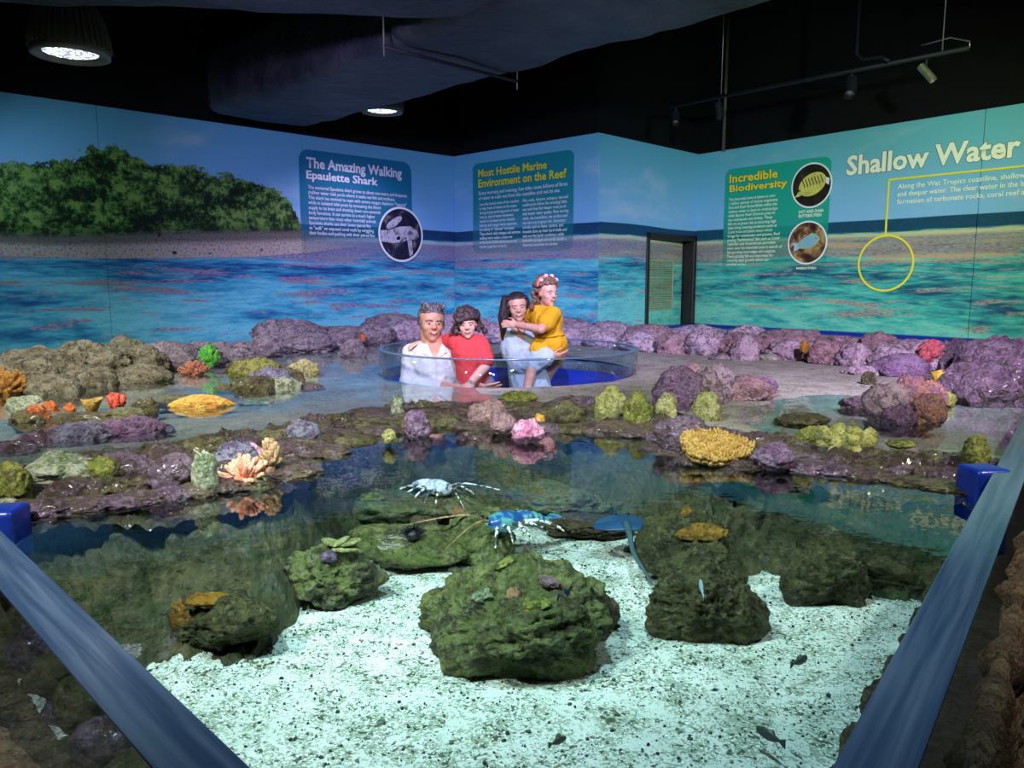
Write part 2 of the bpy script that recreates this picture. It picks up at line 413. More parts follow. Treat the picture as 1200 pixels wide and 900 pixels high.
mural_1 = sea_mural('island_mural_print', 2.0, 0.0, True)
mural_2 = sea_mural('sea_mural_print_blue', 6.0, 0.12)
mural_3 = sea_mural('sea_mural_print_mid', 11.0, 0.45)
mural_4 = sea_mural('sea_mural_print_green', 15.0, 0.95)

def wall_obj(name, w, openings=None):
    parts = []
    x0 = 0.0
    for (a, b, top) in (openings or []):
        parts.append(box(x0, a, 0, 0.14, FLOOR, CEIL)); parts.append(box(a, b, 0, 0.14, top, CEIL)); x0 = b
    parts.append(box(x0, w.L, 0, 0.14, FLOOR, CEIL))
    o = struct(mk(name, *join(*parts), black_wall, smooth=False)); o.matrix_world = w.M
    return o
dx0, dz0 = W3.hit(757, 276); dx1, dz1 = W3.hit(814, 281)
DOOR_TOP = dz0
wl = wall_obj('wall_left', W1); wc = wall_obj('wall_center', W2)
wd = wall_obj('wall_doorway', W3, [(dx0, dx1, DOOR_TOP)]); wr = wall_obj('wall_right', W4)
def mural(parent, w, mat, cuts, openings=None):
    for a, b in cuts:
        if openings:
            p, q, top = openings
            VF = join(box(a, p, -0.02, 0, MURAL_BOT, MURAL_TOP), box(p, q, -0.02, 0, top, MURAL_TOP), box(q, b, -0.02, 0, MURAL_BOT, MURAL_TOP))
        else:
            VF = box(a, b, -0.02, 0, MURAL_BOT, MURAL_TOP)
        mk('mural_panel', *VF, mat, parent, smooth=False)
seam1 = [W1.hit(u, 250)[0] for u in (120, 355)]
mural(wl, W1, mural_1, [(0.0, seam1[0]), (seam1[0]+0.003, seam1[1]), (seam1[1]+0.003, W1.L-0.02)])
mural(wc, W2, mural_2, [(0.02, W2.L+0.02)])
mural(wd, W3, mural_3, [(0.0, W3.L-0.02)], (dx0, dx1, DOOR_TOP))
s4 = W4.hit(1152, 180)[0]
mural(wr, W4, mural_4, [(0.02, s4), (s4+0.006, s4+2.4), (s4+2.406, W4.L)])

room = [tuple(WALL_END_L), (-7.2, -3.2), (7.2, -3.2), tuple(WALL_END_R)]
carpet = plain('dark_carpet', (0.02, 0.02, 0.025), 0.95, bump=0.4, bscale=200)
for nm, a, b in (('wall_rear_left', room[1], room[0]), ('wall_rear', room[2], room[1]), ('wall_rear_right', room[3], room[2])):
    wall_obj(nm, Wall(a, b))
hall = [tuple(WALL_END_L), (-7.2, -3.2), (7.2, -3.2), tuple(WALL_END_R), tuple(C3), tuple(C2), tuple(C1)]
# the floor is a ring around the sunken viewing pit
PIT = np.array([-0.02, 4.20]); PIT_R = 0.70
def plate_with_hole(poly, hole_c, hole_r, z, n=72):
    bm = bmesh.new()
    def loop(pts):
        vs = [bm.verts.new((p[0], p[1], z)) for p in pts]
        return [bm.edges.new((vs[i], vs[(i+1) % len(vs)])) for i in range(len(vs))]
    E_ = loop(poly) + loop([(hole_c[0]+hole_r*math.cos(2*math.pi*k/n), hole_c[1]+hole_r*math.sin(2*math.pi*k/n)) for k in range(n)])
    bmesh.ops.triangle_fill(bm, use_beauty=True, use_dissolve=False, edges=E_)
    bm.normal_update()
    for f in bm.faces:
        if f.normal.z < 0: f.normal_flip()
    bm.verts.index_update()
    V = [v.co[:] for v in bm.verts]; F = [[v.index for v in f.verts] for f in bm.faces]; bm.free()
    return V, F
struct(mk('floor', *prism(hall, FLOOR-0.1, FLOOR), carpet, smooth=False))
struct(mk('ceiling', *prism(hall, CEIL, CEIL+0.1), black_wall, smooth=False))

# ------------------------------------------------------------------ doorway with a half-open mural door
door_frame_mat = plain('dark_bronze_frame', (0.018, 0.015, 0.013), 0.45, 0.2)
df = struct(empty('door_1')); df.matrix_world = W3.M
mk('door_jamb', *rbox(dx0-0.02, dx0+0.03, -0.035, 0.16, FLOOR, DOOR_TOP+0.03, 0.006), door_frame_mat, df)
mk('door_jamb', *rbox(dx1-0.06, dx1+0.02, -0.035, 0.16, FLOOR, DOOR_TOP+0.03, 0.006), door_frame_mat, df)
mk('door_head', *rbox(dx0-0.02, dx1+0.02, -0.035, 0.16, DOOR_TOP-0.03, DOOR_TOP+0.03, 0.006), door_frame_mat, df)
leafw = (dx1-dx0)-0.10
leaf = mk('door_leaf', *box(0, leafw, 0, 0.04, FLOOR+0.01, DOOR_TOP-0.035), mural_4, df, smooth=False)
leaf.location = (dx0+0.03, 0.0, 0.0); leaf.rotation_euler = (0, 0, math.radians(7))
grille_mat = plain('cream_louvre', (0.42, 0.42, 0.22), 0.5)
gz0, gz1 = W3.hit(775, 363)[1], W3.hit(775, 305)[1]
gx1 = leafw*0.72
gr = mk('grille_frame', *join(box(0.01, gx1, -0.012, 0, gz0, gz0+0.012), box(0.01, gx1, -0.012, 0, gz1-0.012, gz1), box(0.01, 0.022, -0.012, 0, gz0, gz1), box(gx1-0.012, gx1, -0.012, 0, gz0, gz1)), grille_mat, leaf, smooth=False)
slat_me = None
for k in range(24):
    zz = gz0 + 0.012 + (k+0.5)*(gz1-gz0-0.024)/24
    if slat_me is None:
        s = mk('slat', *xf(box(0.02, gx1-0.01, -0.006, 0.006, -0.0016, 0.0016), np.block([[rotx(0.7), np.zeros((3, 1))], [np.zeros((1, 3)), 1]])), grille_mat, gr, smooth=False); slat_me = s.data
    else:
        s = bpy.data.objects.new('slat', slat_me); SC.collection.objects.link(s); s.parent = gr
    s.location = (0, -0.008, zz)
mk('handle', *join(capsule((leafw-0.06, -0.045, 1.02), (leafw-0.16, -0.045, 1.02), 0.009, 0.009), capsule((leafw-0.06, 0, 1.02), (leafw-0.06, -0.045, 1.02), 0.009, 0.009)), steel, leaf)
# dark store room behind the door
Vb, Fb = box(dx0-0.5, dx1+0.5, 0.16, 1.6, FLOOR, 2.5)
sr = struct(mk('wall_store_room', Vb, [f for i, f in enumerate(Fb) if i != 2], black_wall, smooth=False)); sr.matrix_world = W3.M

# ------------------------------------------------------------------ printed panels and lettering
def text_mesh(body, bold=0.0, spacing=1.0, shear=0.0):
    cu = bpy.data.curves.new('lettering', 'FONT'); cu.body = body; cu.size = 1.0; cu.offset = bold
    cu.resolution_u = 2; cu.space_line = spacing; cu.shear = shear; cu.extrude = 0.0
    o = bpy.data.objects.new('lettering', cu); SC.collection.objects.link(o)
    dg = bpy.context.evaluated_depsgraph_get(); dg.update()
    me = bpy.data.meshes.new_from_object(o.evaluated_get(dg))
    bpy.data.objects.remove(o); bpy.data.curves.remove(cu)
    return me
def lettering(name, parent, body, x0, x1, z0, z1, mat, y=-0.026, bold=0.0, spacing=1.0, outline=None, shear=0.0):
    """flat print fitted into the box x0..x1, z0..z1 of its wall"""
    me = text_mesh(body, bold, spacing, shear); n = len(me.vertices)
    co = np.empty(n*3); me.vertices.foreach_get('co', co); co = co.reshape(-1, 3)
    lo, hi = co.min(0), co.max(0); sx = (x1-x0)/(hi[0]-lo[0]); sz = (z1-z0)/(hi[1]-lo[1])
    out = np.stack([x0+(co[:, 0]-lo[0])*sx, np.full(n, y), z0+(co[:, 1]-lo[1])*sz], 1)
    me.vertices.foreach_set('co', out.ravel()); me.materials.append(mat); me.update(); me.name = name
    o = bpy.data.objects.new(name, me); SC.collection.objects.link(o); o.parent = parent
    if outline:
        m2 = text_mesh(body, bold+outline[1], spacing, shear); n2 = len(m2.vertices)
        c2 = np.empty(n2*3); m2.vertices.foreach_get('co', c2); c2 = c2.reshape(-1, 3)
        out = np.stack([x0+(c2[:, 0]-lo[0])*sx, np.full(n2, y+0.0012), z0+(c2[:, 1]-lo[1])*sz], 1)
        m2.vertices.foreach_set('co', out.ravel()); m2.materials.append(outline[0]); m2.update()
        q = bpy.data.objects.new('letter_outline', m2); SC.collection.objects.link(q); q.parent = o
    return o
def round_rect(x0, x1, z0, z1, r, y):
    P = []
    for cx, cz, a0 in ((x1-r, z1-r, 0), (x0+r, z1-r, 90), (x0+r, z0+r, 180), (x1-r, z0+r, 270)):
        for k in range(7):
            a = math.radians(a0+15*k); P.append((cx+r*math.cos(a), y, cz+r*math.sin(a)))
    return np.array(P), [list(range(len(P)))[::-1]]
def film(name, col, z_lo, z_hi, a_lo, a_hi):
    t = NT(name); x, y, z = t.sep(t.coord())
    f = t.math('ADD', a_lo, t.math('MULTIPLY', t.smooth(z, z_lo, z_hi), a_hi-a_lo))
    tr = t.t.nodes.new('ShaderNodeBsdfTransparent').outputs[0]
    m = t.t.nodes.new('ShaderNodeMixShader'); t.set(m.inputs[0], f); t.set(m.inputs[1], tr); t.set(m.inputs[2], t.bsdf(col, 0.6, spec=0.2))
    return t.done(m.outputs[0])
def disc(cx, cz, r, y, n=48, r0=0.0):
    A = [2*math.pi*k/n for k in range(n)]
    if r0 <= 0:
        return np.array([(cx+r*math.cos(a), y, cz+r*math.sin(a)) for a in A]), [list(range(n))[::-1]]
    V = [(cx+r*math.cos(a), y, cz+r*math.sin(a)) for a in A] + [(cx+r0*math.cos(a), y, cz+r0*math.sin(a)) for a in A]
    return np.array(V), [[k, n+k, n+(k+1) % n, (k+1) % n] for k in range(n)]
def blotch(name, stops, scale, dist=0.5):
    t = NT(name); return t.done(t.bsdf(t.ramp(t.noise(t.coord(), scale, 5.0, 0.6, dist), stops), 0.6, spec=0.2))
def flat_shape(name, parent, pts, mat, y):
    P = np.array([(a, y, b) for a, b in pts]); return mk(name, P, [list(range(len(P)))], mat, parent, smooth=False)
def ellipse_pts(cx, cz, rx, rz, rot=0.0, n=24, pinch=0.0):
    out = []
    for k in range(n):
        a = 2*math.pi*k/n; px, pz = rx*math.cos(a), rz*math.sin(a)*(1-pinch*math.cos(a))
        out.append((cx+px*math.cos(rot)-pz*math.sin(rot), cz+px*math.sin(rot)+pz*math.cos(rot)))
    return out
def sign(w, name, label):
    o = tag(empty(name), label, 'sign'); o.matrix_world = w.M; return o
def photo_disc(parent, cx, cz, r, backmat, ink=white_ink):
    p = mk('photo_disc', *disc(cx, cz, r, -0.0255), backmat, parent, smooth=False)
    mk('photo_ring', *disc(cx, cz, r*1.045, -0.0305, r0=r*0.965), ink, p, smooth=False)
    return p

# shark panel
sg = sign(W1, 'info_panel', 'blue text panel headed The Amazing Walking Epaulette Shark on island mural')
px0, pzt = W1.hit(348, 174); px1 = W1.hit(481, 230)[0]; pzb = W1.hit(355, 305)[1]
mk('panel_film', *round_rect(px0, px1, pzb, pzt, 0.10, -0.0225), film('shark_panel_film', (0.012, 0.19, 0.33), pzb, pzt-0.4, 0.10, 0.88), sg, smooth=False)
lilac_ink = plain('pale_lilac_ink', (0.80, 0.80, 0.86), 0.8, var=0.02)
def px_box(w, u0, u1, v0, v1):
    """box on the wall from the left edge's top and bottom pixels and the right edge's pixel column"""
    x0, z1 = w.hit(u0, v0); z0 = w.hit(u0, v1)[1]; x1 = w.hit(u1, v1)[0]; return x0, x1, z0, z1
lettering('title_text', sg, 'The Amazing Walking', *px_box(W1, 357, 469, 184, 200.5), lilac_ink, bold=0.028)
lettering('title_text', sg, 'Epaulette Shark', *px_box(W1, 357, 441, 199.5, 212.5), lilac_ink, bold=0.028)
body1 = ['The nocturnal Epaulette shark grows to about one metre and frequents', 'shallow water tidal pools where it seeks out fish and molluscs.', 'This shark has evolved to cope with severe oxygen depletion "hypoxia"', 'while in isolated tidal pools by increasing the blood', 'supply to its brain and shutting down non-essential', 'body functions. It can survive at a much higher', 'temperature than most other intertidal animals.', 'Epaulette sharks use their lower paired fins', 'to "walk" on exposed coral reefs by wriggling', 'their bodies and pushing with their paired fins.']
lettering('body_text', sg, '\n'.join(body1), *px_box(W1, 359, 476, 217, 276), lilac_ink, bold=0.006)
cx, cz = W1.hit(468, 275); rr = W1.hit(468, 244)[1]-cz
pd = photo_disc(sg, cx, cz, rr, blotch('dark_coral_photo', [(0.35, (0.005, 0.005, 0.015)), (0.55, (0.02, 0.02, 0.05)), (0.66, (0.20, 0.18, 0.16)), (0.75, (0.4, 0.38, 0.36))], 7.0))
skin_shark = blotch('shark_photo_skin', [(0.38, (0.12, 0.10, 0.13)), (0.46, (0.42, 0.38, 0.45)), (0.7, (0.62, 0.58, 0.66))], 22.0)
flat_shape('shark_print', pd, [(cx+rr*a, cz+rr*b) for a, b in ((-0.96, -0.28), (-0.93, 0.12), (-0.5, 0.16), (-0.05, 0.30), (0.45, 0.34), (0.78, 0.16), (0.86, -0.04), (0.72, -0.16), (0.35, -0.18), (0.0, -0.30), (-0.4, -0.34))], skin_shark, -0.0268)
flat_shape('shark_print', pd, ellipse_pts(cx-0.30*rr, cz+0.44*rr, 0.42*rr, 0.14*rr, 0.55), skin_shark, -0.0265)
flat_shape('shark_print', pd, [(cx+rr*a, cz+rr*b) for a, b in ((0.30, -0.2), (0.52, -0.2), (0.56, -0.72), (0.40, -0.85), (0.34, -0.5))], skin_shark, -0.0268)
flat_shape('eye_spot', pd, ellipse_pts(cx-0.12*rr, cz-0.14*rr, 0.14*rr, 0.10*rr, 0.3), white_ink, -0.0275)
flat_shape('eye_spot', pd, ellipse_pts(cx-0.12*rr, cz-0.14*rr, 0.11*rr, 0.075*rr, 0.3), plain('black_ink', (0.006, 0.006, 0.01), 0.7), -0.028)

# marine environment panel
sg = sign(W2, 'info_panel', 'teal text panel headed Most Hostile Marine Environment on the Reef, in the corner')
px0, px1 = W2.hit(556, 230)[0], W2.hit(674, 230)[0]; pzt = W2.hit(674, 175)[1]; pzb = W2.hit(674, 293)[1]
mk('panel_film', *round_rect(px0, px1, pzb, pzt, 0.07, -0.0225), film('hostile_panel_film', (0.010, 0.27, 0.30), pzb, pzt-0.3, 0.25, 0.85), sg, smooth=False)
lettering('title_text', sg, 'Most Hostile Marine', *px_box(W2, 562.5, 643, 199.3, 208.6), gold_ink, bold=0.028, outline=(brown_ink, 0.02))
lettering('title_text', sg, 'Environment on the Reef', *px_box(W2, 562.5, 666, 210.8, 220.6), gold_ink, bold=0.028, outline=(brown_ink, 0.02))
lettering('body_text', sg, 'Every morning and evening, low tides cause billions of litres\nof water to rush out from the coastline and out to sea.', *px_box(W2, 563, 667, 224.8, 235), white_ink, bold=0.006)
b2a = 'Low tide strands some of the coastline\nin deep heats of waters to the ocean\nleaving drying remaining pools of water\nheat up. Lack of water movement\nresults in increased carbon dioxide\nbuild up and oxygen levels evaporate,\nthe salinity or "saltiness" increases.\nThese drastic daily changes and extreme\nwalking warm waters create one\nof the most hostile environments for\nmarine organisms to live in.'
b2b = 'Fish, crabs, lobsters, octopus, rays and\nnudibranchs follow the receding tides\nout until they find deeper rock pools\nwith better water quality. Slow moving\nsnails, sea cucumbers, sea urchins and\nsea stars are at great risk. Stationary\nanimals such as clams, oysters, and\nmussels close up their hard shells and\nwait out the harsh conditions while\nimmobile sponges and corals exude a\nchemical sunscreen to survive.'
lettering('body_text', sg, b2a, *px_box(W2, 564, 612, 238, 292), white_ink, bold=0.006)
lettering('body_text', sg, b2b, *px_box(W2, 614.5, 668, 233.5, 289), white_ink, bold=0.006)

# biodiversity panel
sg = sign(W4, 'info_panel', 'green text panel headed Incredible Biodiversity with two round fish photos')
px0, px1 = W4.hit(850, 250)[0], W4.hit(973, 250)[0]; pzt = W4.hit(973, 183)[1]; pzb = W4.hit(850, 318)[1]
mk('panel_film', *round_rect(px0, px1, pzb, pzt, 0.08, -0.0225), film('biodiversity_panel_film', (0.015, 0.40, 0.26), pzb, pzt-0.35, 0.20, 0.92), sg, smooth=False)
lettering('title_text', sg, 'Incredible', *px_box(W4, 857, 913, 205, 215), yellow_ink, bold=0.03, outline=(brown_ink, 0.03))
lettering('title_text', sg, 'Biodiversity', *px_box(W4, 857, 924, 217.5, 228), yellow_ink, bold=0.03, outline=(brown_ink, 0.03))
b3 = 'The Intertidal zone is home to over\n1 million species of marine organisms.\nDot and Dash Butterflyfish utilise the\nshallow water to feed on coral polyps\nwhile Barrier Reef Chromis prey on\ntiny amphipods and shrimp. These\nfish are at great risk as incoming high\ntides bring roaming predators such as\nCoral trout and Javes hence which\nforage for crustaceans and prawns. Reef\ngrazing "herbivorous" fish such as Coral\nrabbitfish and Greenthroat parrotfish\nswim over the intertidal zone in search of\nfast-growing macroalgae and seagrass.\nThese grazing fish are important for\nreducing algae growth which can\nsmother corals.'
lettering('body_text', sg, b3, *px_box(W4, 856, 917, 232.5, 311.5), cream_ink, bold=0.006)
cx, cz = W4.hit(953, 217.5); rr = W4.hit(953, 192)[1]-cz
pd = photo_disc(sg, cx, cz, rr, blotch('dark_reef_photo', [(0.4, (0.010, 0.008, 0.004)), (0.6, (0.03, 0.025, 0.012)), (0.75, (0.12, 0.09, 0.05))], 6.0), white_ink)
yb = plain('butterflyfish_yellow', (0.62, 0.56, 0.10), 0.7); dk = plain('butterflyfish_dark', (0.08, 0.06, 0.01), 0.7)
flat_shape('fish_print', pd, ellipse_pts(cx+0.03*rr, cz+0.05*rr, 0.72*rr, 0.50*rr, 0.42), yb, -0.0268)
flat_shape('fish_print', pd, [(cx+rr*a, cz+rr*b) for a, b in ((-0.62, -0.2), (-0.85, -0.50), (-0.55, -0.45), (-0.42, -0.3))], yb, -0.0266)
flat_shape('fish_print', pd, [(cx+rr*a, cz+rr*b) for a, b in ((0.62, 0.35), (0.88, 0.25), (0.86, -0.05), (0.66, 0.08))], white_ink, -0.0266)
for k in range(7):
    a = -0.45+0.15*k
    flat_shape('fish_stripe', pd, [(cx+rr*(a-0.06), cz+rr*(0.36+0.20*a)), (cx+rr*(a-0.01), cz+rr*(0.38+0.20*a)), (cx+rr*(a+0.14), cz+rr*(0.02+0.20*a)), (cx+rr*(a+0.09), cz+rr*(0.0+0.20*a))], dk, -0.0275)
for j in range(4):
    for k in range(6):
        flat_shape('fish_dot', pd, ellipse_pts(cx+rr*(-0.36+0.13*k+0.05*j), cz+rr*(-0.14-0.08*j+0.06*k), 0.022*rr, 0.016*rr, n=8), dk, -0.0275)
flat_shape('fish_eye', pd, ellipse_pts(cx-0.60*rr, cz-0.20*rr, 0.05*rr, 0.05*rr, n=12), dk, -0.028)
lettering('caption_text', sg, 'DOT AND DASH\nBUTTERFLYFISH', *px_box(W4, 938, 966, 247, 255.5), cream_ink, bold=0.02)
cx, cz = W4.hit(948, 284.5); rr = W4.hit(948, 260)[1]-cz
pd = photo_disc(sg, cx, cz, rr, blotch('reef_rubble_photo', [(0.36, (0.03, 0.012, 0.008)), (0.48, (0.14, 0.06, 0.03)), (0.58, (0.42, 0.26, 0.10)), (0.72, (0.55, 0.40, 0.28))], 8.0), white_ink)
pf = blotch('parrotfish_photo', [(0.40, (0.22, 0.42, 0.52)), (0.52, (0.30, 0.50, 0.28)), (0.66, (0.48, 0.58, 0.30))], 5.0)
flat_shape('fish_print', pd, ellipse_pts(cx+0.05*rr, cz+0.03*rr, 0.60*rr, 0.28*rr, 0.30), pf, -0.0268)
flat_shape('fish_print', pd, [(cx+rr*a, cz+rr*b) for a, b in ((-0.40, -0.02), (-0.86, 0.02), (-0.70, -0.14), (-0.72, -0.42), (-0.36, -0.24))], plain('parrotfish_fin', (0.35, 0.50, 0.60), 0.7), -0.0266)
flat_shape('fish_print', pd, [(cx+rr*a, cz+rr*b) for a, b in ((-0.15, 0.26), (0.2, 0.46), (0.5, 0.36), (0.4, 0.2))], pf, -0.0266)
flat_shape('fish_eye', pd, ellipse_pts(cx+0.44*rr, cz+0.19*rr, 0.035*rr, 0.035*rr, n=12), dk, -0.028)
lettering('caption_text', sg, 'PARROTFISH', *px_box(W4, 935, 958, 313, 316), cream_ink, bold=0.02)

# big heading
sg = sign(W4, 'wall_heading', 'large cream Shallow Water heading with yellow ring and paragraph on right mural')
lettering('heading_text', sg, 'Shallow Water', *px_box(W4, 994.5, 1195, 183, 206.5), cream_ink, bold=0.032, outline=(brown_ink, 0.014))
para = 'Along the Wet Tropics coastline, shallow bays meet clear\nand deeper water. The clear water in the lagoon allows the\nformation of carbonate rocks, coral reef and seagrass beds'
xa, z1_ = W4.hit(1054, 216); z0_ = W4.hit(1054, 242)[1]; xb = W4.hit(1199, 216)[0]
for k, line in enumerate(para.split('\n')):
    hl = (z1_-z0_)/3.15
    q = lettering('paragraph_text', sg, line, xa, xa+(xb-xa)*(1.42, 1.40, 1.43)[k], z1_-hl*(1.08*k+0.92), z1_-hl*1.08*k, cream_ink, bold=0.012); q['kind'] = 'stuff'
cx, cz = W4.hit(1039, 308.5); rr = W4.hit(1039, 275)[1]-cz
mk('yellow_ring', *disc(cx, cz, rr, -0.026, 64, rr-0.018), yellow_ink, sg, smooth=False)
lx, lz = W4.hit(1043.5, 211); lw = 0.016
mk('yellow_rule', *join(box(lx-lw/2, lx+lw/2, -0.0265, -0.0245, cz+rr-0.01, lz), box(lx-lw/2, lx+2.6, -0.0265, -0.0245, lz-lw/2, lz+lw/2)), yellow_ink, sg, smooth=False)

# ------------------------------------------------------------------ ceiling services
duct_mat = (lambda t: t.done(t.bsdf(t.mix(t.smooth(t.noise(t.coord(), 3.0, 4.0), 0.35, 0.65), (0.020, 0.020, 0.028), (0.050, 0.050, 0.055)), 0.5, 0.25, t.bump(t.noise(t.coord(), 6.0, 6.0, 0.65, 1.0), 0.55, 0.06))))(NT('wrapped_foil_duct'))
DUCT = thing('air_duct', 'dark wrapped air duct branching under the ceiling', 'duct')
def duct(p0, p1, width, z0, z1, seed, nseg=40):
    p0 = np.array(p0, float); p1 = np.array(p1, float); L = np.linalg.norm(p1-p0); ax = (p1-p0)/L; sd = np.array([-ax[1], ax[0]])
    n = 40; prof = []
    for k in range(n):
        a = 2*math.pi*k/n; c, s = math.cos(a), math.sin(a)
        prof.append((math.copysign(abs(c)**0.22, c)*width/2, math.copysign(abs(s)**0.22, s)*(z1-z0)/2 + (z0+z1)/2))
    V = []
    for i in range(nseg+1):
        q = p0 + ax*L*i/nseg
        for a, z in prof: V.append((*(q+sd*a), z))
    V = np.array(V); V += 0.03*np.stack([fbm(V*2.2+seed+k*9, 3) for k in range(3)], 1)
    F = [[i*n+k, i*n+(k+1) % n, (i+1)*n+(k+1) % n, (i+1)*n+k] for i in range(nseg) for k in range(n)]
    F += [list(range(n))[::-1], [nseg*n+k for k in range(n)]]
    return mk('duct_sleeve', V, F, duct_mat, DUCT)
def along(c, s): return ((c-1.4142*s)/2, (c+1.4142*s)/2)
duct(along(4.52, 3.62), along(4.52, 6.12), 0.92, 2.86, 3.34, 1)
duct(along(4.45, 1.0), along(4.45, 3.58), 1.0, 2.85, 3.45, 5)
duct((-4.6, 3.05), (-0.05, 3.62), 1.2, 2.86, 3.4, 9)
def hanger(par, c, s, half, z):
    a = np.array(along(c-half*1.4142, s)); b = np.array(along(c+half*1.4142, s))
    mk('hanger_bar', *tube([(*a, z), (*b, z)], 0.011, 8), black_metal, par)
    for q in (a, b): mk('hanger_rod', *tube([(*q, z-0.05), (*q, CEIL)], 0.005, 6), steel, par)
hanger(DUCT, 4.45, 3.62, 0.52, 2.82); 

def pendant(loc, label, watts, color, dia=0.36):
    t = thing('pendant_lamp', label, 'lamp', loc, group='high bay pendant lamps'); R = dia/2
    prof = [(R*0.30, 0.27), (R*0.55, 0.255), (R*0.80, 0.18), (R*0.95, 0.08), (R, 0.02), (R, 0.0), (R*0.90, -0.004), (R*0.86, 0.015), (R*0.70, 0.02)]
    mk('housing', *lathe([(r, z*dia/0.36) for r, z in prof], 48), dark_steel, t)
    fin = None
    for k in range(36):
        a = 2*math.pi*k/36
        if fin is None:
            P = [(R*1.0, 0.03), (R*0.97, 0.085), (R*0.83, 0.185), (R*0.58, 0.265), (R*0.50, 0.25), (R*0.75, 0.175), (R*0.9, 0.08), (R*0.92, 0.03)]
            P = [((r+0.012) if i < 4 else r, z*dia/0.36) for i, (r, z) in enumerate(P)]
            V = [(r, s*0.0022, z) for s in (-1, 1) for r, z in P]; n = len(P)
            F = [list(range(n)), list(range(n, 2*n))[::-1]] + [[i, n+i, n+(i+1) % n, (i+1) % n] for i in range(n)]
            f = mk('cooling_fin', np.array(V), F, dark_steel, t, smooth=False); fin = f.data
        else:
            f = bpy.data.objects.new('cooling_fin', fin); SC.collection.objects.link(f); f.parent = t
        f.rotation_euler = (0, 0, a)
    e = NT('led_lens'); vo = e.voro(e.coord(), 55.0)
    lens_mat = _mats.setdefault('led_lens', e.done(e.bsdf((0.8, 0.8, 0.8), 0.3, emit=e.ramp(vo, [(0.0, (1, 1, 1)), (0.35, (0.8, 0.9, 1.0)), (0.5, (0.10, 0.12, 0.16))]), emit_s=2.6)))
    mk('led_lens', *lathe([(0.0005, 0.016), (R*0.35, 0.016), (R*0.70, 0.018)], 40), lens_mat, t)
    mk('suspension_rod', *tube([(0, 0, 0.25*dia/0.36), (0, 0, CEIL-loc[2])], 0.008, 8), black_metal, t)
    l = bpy.data.lights.new('pendant_light', 'SPOT'); l.energy = watts*KS*KS; l.color = color; l.spot_size = math.radians(130); l.spot_blend = 0.7; l.shadow_soft_size = R*0.7
    lo = bpy.data.objects.new('pendant_light', l); SC.collection.objects.link(lo); lo.parent = t; lo.location = (0, 0, -0.02)
    return t
p = at_y(83, 66, 4.25); pendant((p[0], p[1], p[2]), 'ribbed dark bell-shaped high bay lamp, lit, at upper left', 60, (0.95, 0.98, 1.0), 0.38)
p = at_y(448, 132, 7.0); pendant((p[0], p[1], p[2]), 'lit high bay lamp peeking out under the far duct', 45, (0.72, 0.66, 1.0))

# lighting track in front of the right wall
ta = at_z(784, 125, 3.05); tb = at_z(1136, 56, 3.05)
trk = thing('lighting_track', 'thin black lighting track hung on wires before the right wall', 'track')
mk('rail', *tube([ta, tb], 0.016, 6), black_metal, trk)
for u in (845, 1104):
    q = at_z(u, np.interp(u, (784, 1136), (125, 56)), 3.05); mk('hanging_wire', *tube([q, (q[0], q[1], CEIL)], 0.004, 6), steel, trk)
q = at_z(1136, 56, 3.05); mk('feed_cable', *tube([q, q+[0.0, 0, 0.04], q+[-0.08, 0.09, 0.09], q+[-0.2, 0.22, 0.08]], 0.005, 6), steel, trk)
q = at_z(1042, 72, 3.05)
mk('conduit', *tube([q, q+[-0.03, 0.04, 0.04], q+[-0.12, 0.14, 0.05], q+[-0.15, 0.18, 0.10], (q[0]-0.15, q[1]+0.18, CEIL)], 0.012, 8), black_metal, trk)
def track_spot(u, v, aim, label, body_mat, length=0.13, rad=0.032):
    q = at_z(u, np.interp(u, (784, 1136), (125, 56)), 3.05); d = np.array(aim, float)-q; d /= np.linalg.norm(d)
    t = thing('track_spotlight', label, 'spotlight', tuple(q), group='spotlights on the lighting track')
    mk('bracket', *tube([(0, 0, 0), (0, 0, -0.07)], 0.010, 8), black_metal, t)
    c = np.array([0, 0, -0.10]); a = c-d*length*0.4; b = c+d*length*0.6
    mk('can', *join(tube([a, b], rad, 16, caps=False), tube([a, a+d*0.004], rad, 16)), body_mat, t)
    mk('lens', *tube([b-d*0.02, b-d*0.015], rad*0.93, 16), steel, t)
track_spot(843, 117, (1.9, 6.0, 1.0), 'small track spotlight beside the left hanging wire', black_metal)
track_spot(998, 84, (1.6, 4.0, 0.2), 'black track spotlight at the middle of the track', black_metal, 0.16, 0.042)
track_spot(1086, 69, (3.6, 4.6, 1.6), 'brass-coloured cylinder spotlight near the right end of track', plain('aged_brass', (0.35, 0.32, 0.18), 0.4, 0.8), 0.14, 0.026)
track_spot(792, 124, (1.2, 5.0, 0.4), 'dark track spotlight at the far left end of track', black_metal, 0.12, 0.034)
cxp = W4.hit(852, 120)[0]
cp = mk('conduit_pipe', *tube([(cxp, -0.03, MURAL_TOP-0.01), (cxp, -0.03, CEIL)], 0.018, 10), plain('grey_conduit', (0.10, 0.095, 0.06), 0.5, 0.4))
cp.matrix_world = W4.M; tag(cp, 'thin grey vertical conduit pipe on the black wall above right mural', 'pipe')
